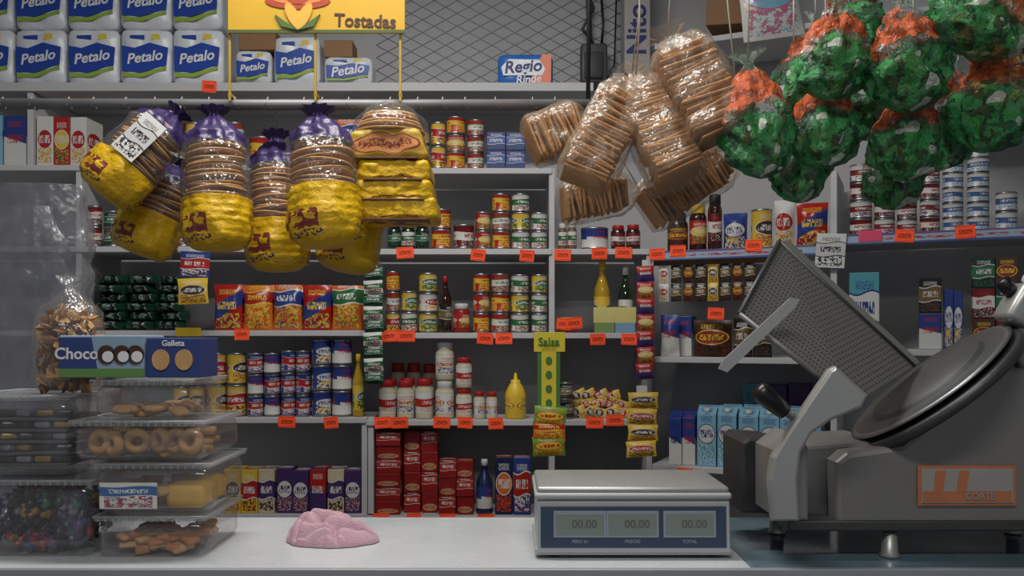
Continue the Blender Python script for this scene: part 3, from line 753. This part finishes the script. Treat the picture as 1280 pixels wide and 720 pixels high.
def greenbag(cx,cy,wpx,hpx,d,seed,tilt=0):
    mb=MB(); random.seed(seed); s=d/F; Rr=wpx*s/2*.95; h=hpx*s
    a=W(cx,cy+hpx/2,d); M=T(a)@R(tilt,'Y')
    prof=dense([(Rr*.15,0),(Rr*.5,h*.05),(Rr*.85,h*.16),(Rr,h*.32),(Rr*.92,h*.5),(Rr*.7,h*.66),(Rr*.4,h*.82),(Rr*.12,h*.93),(Rr*.4,h*1.04)],h*.025)
    loft(mb,M,prof,[gfm]*len(prof),wr=.36,seed=seed*1.37,fold=.5,sy=.8,n=48)
    for i in range(8):
        q=M@T(Vector((rj(Rr*.4),rj(Rr*.25),h*(.16+.075*i))))@R(rj(60),'X')@R(rj(60),'Y')
        r_=Rr*.33; mb.lathe([(.001,-r_*.6),(r_*.6,-r_*.5),(r_,0),(r_*.6,r_*.5),(.001,r_*.6)],roll,q,n=12)
    top=M@Vector((0,0,h*.94)); mb.tube([top,Vector((top.x,top.y,zp(-45,1.85)))],.0018,twine,n=5)
    mb.obj('snack_bag')
GB=[(956,145,84,155,1.84,1,-8),(1038,60,84,130,1.78,2,4),(1032,150,80,120,1.86,3,0),(1140,68,94,145,1.76,4,-5),(1130,165,84,120,1.84,5,6),(1222,112,82,155,1.8,6,16),(1003,198,68,110,1.95,7,-6),(1112,214,64,96,1.93,8,8),(1085,105,78,140,1.97,9,0),(1180,140,66,140,1.98,10,6),(1205,12,110,110,1.74,11,25),(990,85,60,130,1.95,12,14),(1255,2,80,90,1.88,13,-12),(1075,20,70,110,1.93,14,-10)]
for g in GB: greenbag(*g)
mb=MB(); mb.tube([Vector((W(790,0,1.95).x,1.95,UP)),Vector((W(1000,0,1.9).x,1.9,zp(-42,1.9))),Vector((W(1420,0,1.82).x,1.82,zp(-45,1.82)))],.012,galv,n=10)
for px in (795,1050,1400):
    x=W(px,0,1.88).x; mb.tube([(x,1.88+(.06 if px<900 else (.0 if px<1100 else -.05)),UP),(x,1.88,3.0)],.005,mat('dark_cable',(40,42,44),.6),n=6)
mb.obj('hanging_rod')

# ------------------------------------------------------------ hanging strips
def strip(name,px,y0,y1,w,n,labs,d,slant=0,card_m=None,top=None):
    mb=MB(); s=d/F; H=(y1-y0)*s; ww=w*s; h=H/n
    base=W(px,y1,d)
    mb.rbox(ww*.35,.002,H+.02,card_m or plas_wht,T(base)@T(Vector((0,.012,0))),r=.0005)
    for i in range(n):
        mb.pouch(ww,h*.98,.018,L[labs[i%len(labs)]],T(base)@T(Vector((rj(.003),0,i*h)))@R(rj(4),'Y'),seed=i+px)
    return mb.obj(name)
strip('hanging_snack_strip',467,334,480,24,9,['darkgreen','whitegreen'],3.05)
strip('hanging_snack_strip',807,332,474,22,7,['redpurple','red'],3.05)
strip('hanging_candy_strip',242,314,380,38,2,['yelbrown','bluered'],2.9)
strip('hanging_candy_strip',803,490,571,38,4,['candyyel','yelbrown'],2.9)
mb=MB(); s=2.7/F; M=T(W(686,565,2.7))
cg=mat('card_yellow',(216,196,54),.5); cgg=mat('card_green',(64,120,50),.5)
mb.rbox(.07,.003,.36,cgg,M,r=.0006)
mb.rbox(.045,.002,.3,cg,M@T(Vector((0,-.003,.03))),r=.0005)
mb.rbox(.095,.004,.06,cg,M@T(Vector((.002,-.002,.305))),r=.001)
mb.text('Salsa',.034,M@T(Vector((0,-.006,.335))),cgg)
for i in range(4):
    mb.prism(ell(0,.15+i*.043,.010,.012,12),-.0065,-.003,cgg,M)
for i in range(3): mb.pouch(.1,.06,.02,L[['candygreen','orange','candygreen'][i]],M@T(Vector((0,-.02,-.01+i*.045)))@R(rj(6),'Y'),seed=i)
mb.obj('hanging_candy_strip')

# ------------------------------------------------------------ counter
ctop=.96
cm=NT('counter_laminate')
o_=cm.obj(); f=cm.noise(o_,4,5); f2=cm.noise(o_,60,3)
cm.l(cm.mix(f,srgb((168,174,180)),srgb((212,215,217))),cm.b.inputs['Base Color'])
cm.l(cm.math('MULTIPLY_ADD',f2,.25,.1),cm.b.inputs['Roughness'])
gl=mat('glass_top',(96,116,126),.08,.0,.3,14,spec=.9)
mb=MB()
xs=W(912,0,1.65).x
mb.rbox(xs+1.6,.42,.025,cm.m,T(Vector(((xs-1.6)/2,1.70,ctop-.025))),r=.004)
mb.rbox(1.9-xs,.42,.025,gl,T(Vector(((1.9+xs)/2,1.70,ctop-.025))),r=.004)
mb.rbox(3.5,.36,ctop-.026,mat('counter_body',(120,125,130),.5),T(Vector((.15,1.72,0))),r=.004)
mb.rbox(3.5,.012,.022,mat('aluminium_trim',(165,168,172),.45,.5),T(Vector((.15,1.486,ctop-.0215))),r=.002)
mb.obj('counter')

# ------------------------------------------------------------ scale
mb=MB(); s=1.56/F
sc_b=mat('scale_body',(166,169,170),.45,0,.08); sc_p=mat('scale_panel',(52,66,88),.4,0,.05); lcd=mat('lcd',(124,132,126),.35,0,.05); steel=mat('stainless',(176,178,176),.4,.6,.08,15)
cx=W(791,0,1.56).x; M=T(Vector((cx,1.56,ctop)))
def prismX(mb,poly,x0,x1,mt,M):
    n=len(poly); vs=[(x0,y,z) for y,z in poly]+[(x1,y,z) for y,z in poly]
    fs=[list(range(n)),[n+i for i in range(n)][::-1]]+[[i,n+i,n+(i+1)%n,(i+1)%n][::-1] for i in range(n)]
    mb.add(vs,[f[::-1] for f in fs],mt,M)
prismX(mb,[(-.012,.012),(-.006,.098),(.0,.104),(.19,.104),(.2,.09),(.2,.012)],-.168,.168,sc_b,M)
mb.rbox(.345,.215,.012,sc_b,M@T(Vector((0,.097,.006))),r=.004)
mb.rbox(.338,.205,.012,steel,M@T(Vector((0,.098,.113))),r=.005)
mb.rbox(.346,.215,.012,sc_b,M@T(Vector((0,.098,.103))),r=.005)
Mp=M@T(Vector((0,-.0115,.02)))@R(-4,'X')
mb.rbox(.325,.003,.072,sc_p,Mp,r=.001)
seg=mat('lcd_segment',(92,99,94),.4); lw_=mat('panel_print',(140,150,160),.5)
for i,x in enumerate((-.094,-.002,.098)):
    mb.rbox(.092,.003,.046,lw_,Mp@T(Vector((x,-.0016,.018))),r=.001)
    mb.rbox(.084,.003,.038,lcd,Mp@T(Vector((x,-.0026,.022))),r=.001)
    mb.text('00.00',.020,Mp@T(Vector((x+.008,-.0045,.041))),seg,ex=.0001)
    mb.text(['PESO kg','PRECIO','TOTAL'][i],.008,Mp@T(Vector((x,-.0025,.011))),lw_,ex=.0001)
for sx_ in (-.14,.14):
    for y in (.02,.17): mb.lathe([(.013,0.0005),(.015,.006)],plas_blk,M@T(Vector((sx_,y,0))),n=12)
mb.obj('weighing_scale')

# ------------------------------------------------------------ slicer
mb=MB(); al=mat('cast_aluminium',(132,130,127),.5,.5,.15,9,.08,60); ald=mat('dark_aluminium',(76,77,78),.45,.6,.2,12,.1,40)
al2=mat('bright_aluminium',(170,170,167),.4,.6,.1,9)
def pz(pts,d): return [(W(x,y,d).x,W(x,y,d).z) for x,y in pts]
def bprism(poly,y0,y1,mt,b=.008):
    n=len(poly)
    def inset(k):
        out=[]
        for i in range(n):
            p=Vector(poly[i]);a=(p-Vector(poly[i-1])).normalized();q=(Vector(poly[(i+1)%n])-p).normalized()
            na=Vector((-a.y,a.x));nb=Vector((-q.y,q.x))
            ar=sum(poly[j][0]*poly[(j+1)%n][1]-poly[(j+1)%n][0]*poly[j][1] for j in range(n))
            sg=1 if ar>0 else -1
            m_=(na+nb).normalized()*sg; out.append(p+m_*k)
        return out
    rings=[]
    for (k,y) in [(b,y0),(b*.3,y0+b*.3),(0,y0+b),(0,y1-b),(b*.3,y1-b*.3),(b,y1)]:
        rings.append([(q[0],y,q[1]) for q in inset(k)])
    vs=[v for r_ in rings for v in r_]; fs=[list(range(n))]
    for k in range(5):
        for i in range(n):
            j=(i+1)%n; fs.append([k*n+i,(k+1)*n+i,(k+1)*n+j,k*n+j])
    fs.append([5*n+i for i in range(n)][::-1])
    mb.add(vs,fs,mt)
d=1.55
bprism(pz([(1046,655),(1046,578),(1060,566),(1130,556),(1165,524),(1205,480),(1228,460),(1250,455),(1310,466),(1370,500),(1380,655)],d),1.55,1.76,al,.010)
bprism(pz([(992,655),(992,570),(1000,562),(1120,556),(1120,655)],d),1.60,1.80,al,.008)
bprism(pz([(985,664),(985,650),(1385,650),(1385,664)],d),1.545,1.80,ald,.005)
bprism(pz([(942,652),(942,560),(950,553),(992,556),(992,652)],d),1.62,1.78,mat('dark_housing',(46,47,49),.5,.1),.006)
bo=mat('badge_orange',(178,108,74),.55,.0,.25,20); bs=mat('badge_silver',(158,154,148),.5,.2,.2,20)
Mb=T(Vector((W(1208,632,1.548).x,1.547,W(1208,632,1.548).z)))
mb.rbox(.172,.004,.07,bo,Mb,r=.001); mb.rbox(.160,.003,.060,bs,Mb@T(Vector((0,-.0025,.005))),r=.001)
mb.prism([(-.078,.008),(.076,.008),(.076,.026),(-.078,.026)],-.0048,-.003,bo,Mb)
mb.prism([(-.06,.020),(-.045,.020),(-.038,.062),(-.056,.062)],-.0052,-.003,bo,Mb)
mb.prism([(-.02,.024),(-.004,.024),(.002,.062),(-.014,.062)],-.0054,-.003,bo,Mb)
mb.text('CORTE',.016,Mb@T(Vector((.02,-.006,.017))),bs)
for (x,y) in ((1112,1.565),(1340,1.57),(1010,1.75),(1340,1.75)):
    p=W(x,690,1.565); mb.lathe([(.016,0.0005),(.018,.004),(.014,.01),(.012,.044)],al2,T(Vector((p.x,y,ctop))),n=14)
bprism(pz([(966,652),(962,600),(966,572),(985,540),(1012,500),(1038,462),(1046,458),(1086,494),(1078,510),(1040,526),(1016,542),(1002,566),(998,600),(1000,652)],1.44),1.44,1.465,al2,.006)
bprism(pz([(974,650),(974,566),(1000,545),(1010,560),(1010,650)],1.47),1.465,1.62,al,.006)
def slab(c,th,mt):
    c=[Vector(p) for p in c]; nrm=(c[1]-c[0]).cross(c[3]-c[0]).normalized()
    if nrm.z<0: nrm=-nrm
    vs=c+[p-nrm*th for p in c]
    fs=[[0,1,2,3],[7,6,5,4],[0,4,5,1],[1,5,6,2],[2,6,7,3],[3,7,4,0]]
    mb.add(vs,fs,mt,None,[[(0,0),(1,0),(1,1),(0,1)]]*6)
tr=NT('perforated_plate'); uvn=tr.n('ShaderNodeTexCoord').outputs['UV']
mp=tr.n('ShaderNodeMapping'); mp.inputs['Scale'].default_value=(34,22,1); tr.l(uvn,mp.inputs[0])
vo=tr.n('ShaderNodeTexVoronoi'); vo.inputs['Scale'].default_value=1; vo.inputs['Randomness'].default_value=0; tr.l(mp.outputs[0],vo.inputs['Vector'])
hole=tr.math('LESS_THAN',vo.outputs['Distance'],.25)
tr.l(tr.mix(hole,srgb((110,108,104)),srgb((66,64,62))),tr.b.inputs['Base Color']); tr.b.inputs['Metallic'].default_value=.3; tr.b.inputs['Roughness'].default_value=.5
c=[W(974,302,1.66),W(1143,458,1.66),W(1068,505,1.475),W(924,392,1.475)]
slab(c,.006,tr.m)
mb.tube([c[0],c[1]],.0045,ald);mb.tube([c[3],c[0]],.0045,ald);mb.tube([c[3],c[2]],.004,al)
slab([W(974,302,1.66),W(1143,458,1.66),W(1150,452,1.72),W(986,300,1.72)],.004,al)
a=W(900,463,1.46);b=W(997,372,1.46); Mx=axM(a,b)
Lb=(b-a).length
mb.prism([(-.004,0),(.010,.006),(.009,Lb*.9),(.004,Lb),(-.008,Lb*.95),(-.009,Lb*.1)],-.0035,.0035,al2,Mx)
a=W(1000,530,1.46);b=W(946,486,1.44); Mx=axM(a,b); Lh=(b-a).length
mb.lathe([(.005,0),(.006,Lh*.35),(.014,Lh*.36),(.016,Lh*.6),(.017,Lh*.9),(.012,Lh)],[al2,plas_blk,plas_blk,plas_blk,plas_blk],Mx,n=16)
ctr=W(1160,478,1.64); nv=Vector((-.627,.09,.779)).normalized()
def nM(c,nz):
    x=Vector((0,1,0)).cross(nz).normalized(); y=nz.cross(x); M=Matrix.Identity(4)
    for i,q in enumerate((x,y,nz,c)):
        for j in range(3): M[j][i]=q[j]
    return M
Mbld=nM(ctr,nv); rb_=.168
blade=mat('blade_steel',(88,88,88),.48,.5,.15,20); bl2=mat('blade_edge',(140,140,142),.35,.7)
mb.lathe([(.03,-.012),(rb_*.8,-.008),(rb_*.98,-.001),(rb_,0),(rb_*.93,.004),(rb_*.7,.003),(rb_*.66,.010),(rb_*.2,.018),(.001,.020)],[ald,ald,bl2,bl2,blade,ald,blade,blade],Mbld,n=56)
mb.lathe([(rb_*1.0,-.03),(rb_*1.05,-.028),(rb_*1.05,-.012),(rb_*1.02,-.01),(rb_*.4,-.014),(.02,-.014)],ald,Mbld,n=56)
mb.lathe([(.07,-.09),(.085,-.03),(.02,-.02)],ald,Mbld,n=24)
Ms=T(W(1262,405,1.6))@R(30,'Y')
mb.rbox(.05,.06,.075,al2,Ms@T(Vector((0,0,.0))),r=.010)
mb.rbox(.04,.05,.045,plas_wht,Ms@T(Vector((.002,0,.078)))@R(8,'Y'),r=.012)
mb.lathe([(.012,0),(.014,.03),(.008,.034)],plas_blk,Ms@T(Vector((-.022,0,.05)))@R(-70,'Y'),n=12)
mb.tube([W(1262,415,1.62),W(1275,450,1.62),W(1290,480,1.62)],.014,al)
mb.obj('meat_slicer')

# ------------------------------------------------------------ pink cloth: bunched sheet with long soft folds
mb=MB(); N=120; vs=[];fs=[]
pk=mat('pink_cloth',(196,158,170),.95,0,.12,30,.4,400)
def fold_h(x,y):
    p=Vector((x*1.3+4,y*1.3+2,0)); a=noise.noise(p); b=noise.noise(p+Vector((7,3,1)))
    s1=abs(math.sin((x*.55+y*1.0)*3.6+a*4.2+1.0))**.65
    s2=abs(math.sin((x*1.0-y*.5)*4.4+b*4.6))**.7
    s3=abs(math.sin((x*.2+y*1.2)*8.0+(a+b)*4.0+.5))**.8
    w=.5+.5*math.tanh(noise.noise(Vector((x*1.6,y*1.6,9)))*5)
    return (w*s1+(1-w)*s2)*.72+s3*.22
for j in range(N+1):
    for i in range(N+1):
        u=i/N*2-1; v_=j/N*2-1
        x=u*math.sqrt(max(0,1-v_*v_/2)); y=v_*math.sqrt(max(0,1-u*u/2)); r_=math.hypot(x,y); an=math.atan2(y,x)
        er=1+.14*noise.noise(Vector((math.cos(an)*1.5,math.sin(an)*1.5,3)))+.06*abs(noise.noise(Vector((math.cos(an)*4,math.sin(an)*4,8))))+.22*max(0,math.cos(an+.3))**5
        m_=max(0,1-r_**2.4)
        h=m_**.8*(.020*(1-.5*x))+(m_**.5)*.040*fold_h(x,y)*(1-.25*x)
        vs.append((x*er*.082,y*er*.060,max(.001,h+.0015)))
for j in range(N):
    for i in range(N):
        a=j*(N+1)+i; fs.append([a,a+1,a+N+2,a+N+1])
mb.add(vs,fs,pk,T(Vector((W(412,0,1.69).x,1.69,ctop))),None,True)
mb.obj('cleaning_cloth')

# ------------------------------------------------------------ plastic containers
cp=film('clear_container',(185,188,190),.09,.12,.25,8,.22)
lidm=film('frosted_lid',(180,184,188),.24,.3,.2,10,.15)
ck=mat('cookie_beige',(196,154,104),.85,0,.25,40); ck2=mat('cookie_orange',(180,116,62),.85,0,.25,40); cky=mat('cookie_yellow',(214,170,70),.7,0,.2,30)
def container(name,px0,px1,yb,yt,d,dep,fill,lid=True,lblm=None,zb=None):
    mb=MB(); s=d/F; w=(px1-px0)*s; z0=(zb if zb is not None else zp(yb,d))+.001; z1=zp(yt,d); h=z1-z0
    M=T(Vector((W((px0+px1)/2,0,d).x,d+dep/2,z0)))
    lh=.012 if lid else 0
    mb.rbox(w,dep,h-lh,cp,M,r=.016,n=3)
    if lid:
        mb.rbox(w*1.03,dep*1.03,lh*.45,lidm,M@T(Vector((0,0,h-lh))),r=.002)
        y_=dep*.515;x_=w*.515;zz=h-lh*.4
        mb.tube([M@Vector(q) for q in [(-x_,-y_,zz),(x_,-y_,zz),(x_,y_,zz),(-x_,y_,zz),(-x_,-y_,zz)]],.0032,lidm,n=6)
        for i in range(int(w/.013)):
            mb.rbox(.004,.004,lh*.7,lidm,M@T(Vector((-w/2+.006+i*.013,-dep*.525,h-lh))),r=.001)
    random.seed(int(px0)+3)
    fill(mb,w*.9,dep*.88,(h-lh)*.9,M@T(Vector((0,0,.004))))
    if lblm: mb.rbox(w*.5,.002,h*.5,lblm,M@T(Vector((-w*.2,-dep/2-.002,h*.1))),r=.0005)
    mb.obj(name); return z0+h
def f_rings(mb,w,d,h,M):
    n=6
    for i in range(n):
        x=-w/2+w*(i+.5)/n+rj(.004)
        Mi=M@T(Vector((x,-d*.36+rj(.012),h*(.45+rj(.05)))))@R(rj(30),'Z')@R(90+rj(14),'X')@R(rj(10),'Y')
        r=h*.42; mb.lathe([(r*.4,-.006),(r*.7,-.010),(r,-.004),(r,.004),(r*.7,.010),(r*.4,.006),(r*.4,-.006)],ck,Mi,n=16)
    for i in range(20):
        mb.rbox(.055,.03,.012,ck,M@T(Vector((rj(w/2-.03),rj(d*.3)+d*.1,random.uniform(0,h*.6))))@R(rj(25),'X')@R(rj(60),'Z'),r=.005)
def f_low(c1,fr_=.45,cnt=60):
    def f(mb,w,d,h,M):
        for i in range(cnt):
            y=-d/2+.02+random.random()**1.6*(d-.04)
            mb.rbox(random.uniform(.03,.05),.026,.011,c1 if random.random()<.75 else ck,M@T(Vector((rj(w/2-.025),y,random.uniform(0,h*fr_))))@R(rj(35),'X')@R(rj(80),'Z'),r=.005)
    return f
def f_side(mb,w,d,h,M):
    mb.rbox(w*.38,d*.8,h*.62,cky,M@T(Vector((w*.26,-d*.05,0))),r=.012,n=2)
    for i in range(26):
        mb.rbox(.04,.03,.01,ck,M@T(Vector((-w*.15+rj(w*.27),rj(d*.42),random.uniform(0,h*.5))))@R(rj(30),'X')@R(rj(40),'Z'),r=.004)
cols=[mat('wrap_red',(150,50,60),.3),mat('wrap_green',(50,110,70),.3),mat('wrap_silver',(140,140,150),.3,.4),mat('wrap_blue',(50,66,120),.3),mat('wrap_black',(35,30,38),.3),mat('wrap_purple',(84,56,100),.3),mat('wrap_gold',(150,124,70),.35,.3),mat('wrap_dark',(48,40,42),.3)]
def f_candy(mb,w,d,h,M):
    for i in range(330):
        r=.0095; y=-d/2+.012+random.random()**1.5*(d-.026)
        Mi=M@T(Vector((rj(w/2-.014),y,.01+random.random()*h*.74)))@R(rj(90),'X')@R(rj(90),'Z')
        mb.lathe([(.006,-.017),(.002,-.011),(r*.8,-.007),(r,0),(r*.8,.007),(.002,.011),(.006,.017)],random.choice(cols+cols[4:5]*3),Mi,n=7)
def f_trays(mb,w,d,h,M):
    for i in range(5):
        mb.rbox(w*.92,d*.8,.006,mat('grey_tray',(80,82,86),.4),M@T(Vector((0,0,h*.17*i+.01)))@R(rj(2),'Y'),r=.002)
        for j in range(5): mb.rbox(.03,.03,.012,[cols[4],cols[7],cols[2],cols[6]][(i+j)%4],M@T(Vector((-w*.38+j*w*.19,-d*.3,h*.17*i+.017)))@R(rj(30),'Z'),r=.004)
blab=label('label_bluewhite_card',WH,(66,112,170),WH,(180,70,50),style='band',lo=.5,hi=.85,seed=70)
z=container('plastic_food_container',120,256,698,643,1.555,.2,f_low(ck2,.4,80),zb=ctop)
z=container('plastic_food_container',118,262,0,577,1.555,.2,f_side,lblm=blab,zb=z)
z=container('plastic_food_container',90,254,0,524,1.55,.21,f_rings,zb=z)
z2=container('plastic_food_container',116,240,0,473,1.56,.18,f_low(ck,.12,24),zb=z)
zl=container('candy_container',-50,112,0,598,1.56,.2,f_candy,zb=ctop)
zl2=container('plastic_food_container',-50,86,0,492,1.57,.19,f_trays,zb=zl)
def cookiebox(px0,px1,z,ytop,d,lb,ang,extra):
    mb=MB(); s=d/F; w=(px1-px0)*s; h=zp(ytop,d)-z; z+=.001
    M=T(Vector((W((px0+px1)/2,0,d).x,d+.05,z)))@R(ang,'Z')
    mb.rbox(w,.09,h,lb,M,r=.002)
    ch=mat('chocolate',(64,40,28),.35)
    if extra:
        mb.rbox(w*1.0,.002,h*.2,mat('box_green',(96,136,70),.5),M@T(Vector((0,-.0465,0.001))),r=.0005)
        mb.prism([(-w*.5,h*.2),(-w*.05,h*.2),(-w*.12,h*.95),(-w*.5,h*.95)],-.0462,-.045,mat('box_navy',(44,62,120),.5),M)
        mb.text('Choco',h*.38,M@T(Vector((-w*.29,-.047,h*.56))),txw)
        for x in (w*.06,w*.24,w*.40):
            mb.prism(ell(x,h*.55,h*.20,h*.22),-.049,-.045,ch,M); mb.prism(ell(x+.004,h*.5,h*.13,h*.13),-.0505,-.045,txw,M)
    else:
        for x in (-w*.22,w*.2): mb.prism(ell(x,h*.45,h*.22,h*.26),-.049,-.045,ck,M)
        mb.text('Galleta',h*.2,M@T(Vector((0,-.047,h*.86))),txw)
    mb.obj('cookie_box')
cookiebox(72,179,z2,420,1.56,mat('box_lightblue',(140,164,184),.5),0,True)
cookiebox(181,250,z2,423,1.56,mat('box_navy',(44,62,120),.5),0,False)
mb=MB(); d=1.60; s=d/F; a=Vector((W(66,0,d).x,d+.06,zl2+.001)); h=zp(342,d)-zl2; Rr=43*s
loft(mb,T(a),dense([(Rr*.8,0),(Rr*1.0,h*.1),(Rr*1.02,h*.4),(Rr*.9,h*.68),(Rr*.4,h*.82),(Rr*.14,h*.9),(Rr*.4,h*1.0)],h*.04),[clear]*60,wr=.08,seed=31,fold=.2,sy=.9)
random.seed(9)
ck3=mat('chip_tan',(176,132,84),.85,0,.25,40)
for i in range(420):
    t=random.random(); aa=random.uniform(0,6.28); rr=Rr*.82*math.sqrt(random.random())*(1 if t<.8 else .75)
    mb.pouch(.022,.018,.006,ck3 if random.random()<.7 else tost2,T(a+Vector((rr*math.cos(aa),rr*.9*math.sin(aa),.012+t*h*.62)))@R(rj(180),'X')@R(rj(180),'Z'),nu=2,nv=3,crimp=0)
mb.obj('chips_bag')
mb=MB(); d=1.78; a=Vector((W(25,0,d).x,d+.04,ctop)); h=zp(228,d)-a.z; Rr=74*d/F
gfilm=film('grey_film',(138,140,148),.26,.3,1,12,.18)
loft(mb,T(a),dense([(Rr*.9,0.001),(Rr*.95,h*.3),(Rr,h*.85),(Rr*.93,h*.96),(Rr*.8,h)],h*.02),[gfilm]*60,wr=.14,seed=44,fold=.03,sy=.4,n=60)
loft(mb,T(a),dense([(Rr*.6,0.001),(Rr*.7,h*.3),(Rr*.6,h*.8),(Rr*.3,h*.94)],h*.02),[gfilm]*60,wr=.2,seed=54,fold=.03,sy=.35,n=60)
mb.obj('plastic_bag')

# ------------------------------------------------------------ lamps
def lamp(x,y,L_,power,rot=0):
    e=bpy.data.objects.new('fluorescent_lamp',None); scene.collection.objects.link(e); e.location=(x,y,2.98); e.rotation_euler[2]=rot
    mb=MB(); mb.rbox(L_,.12,.04,plas_wht,T(Vector((0,0,-.02))),r=.004)
    o=mb.obj('housing',e); 
    mb=MB(); mb.tube([(-L_/2+.03,0,-.045),(L_/2-.03,0,-.045)],.014,mat('lamp_tube',(250,248,240),.5,emit=6))
    mb.obj('tube',e)
    l=bpy.data.lights.new('lamp_light','AREA'); l.shape='RECTANGLE'; l.size=L_; l.size_y=.12; l.energy=power; l.color=(1,.975,.93)
    o=bpy.data.objects.new('lamp_light',l); scene.collection.objects.link(o); o.parent=e; o.location=(0,0,-.07)
lamp(-.3,1.75,1.2,31)
lamp(.0,.0,1.2,26)
w=bpy.data.worlds.new('World'); scene.world=w; w.use_nodes=True
w.node_tree.nodes['Background'].inputs[0].default_value=(.82,.88,1,1); w.node_tree.nodes['Background'].inputs[1].default_value=.34

cam=bpy.data.cameras.new('camera'); co=bpy.data.objects.new('camera',cam); scene.collection.objects.link(co)
co.location=(0,0,EZ); co.rotation_euler=(math.radians(90),0,0); cam.sensor_width=36; cam.lens=36*F/1280; cam.shift_y=60/1280
cam.clip_start=.05
scene.camera=co
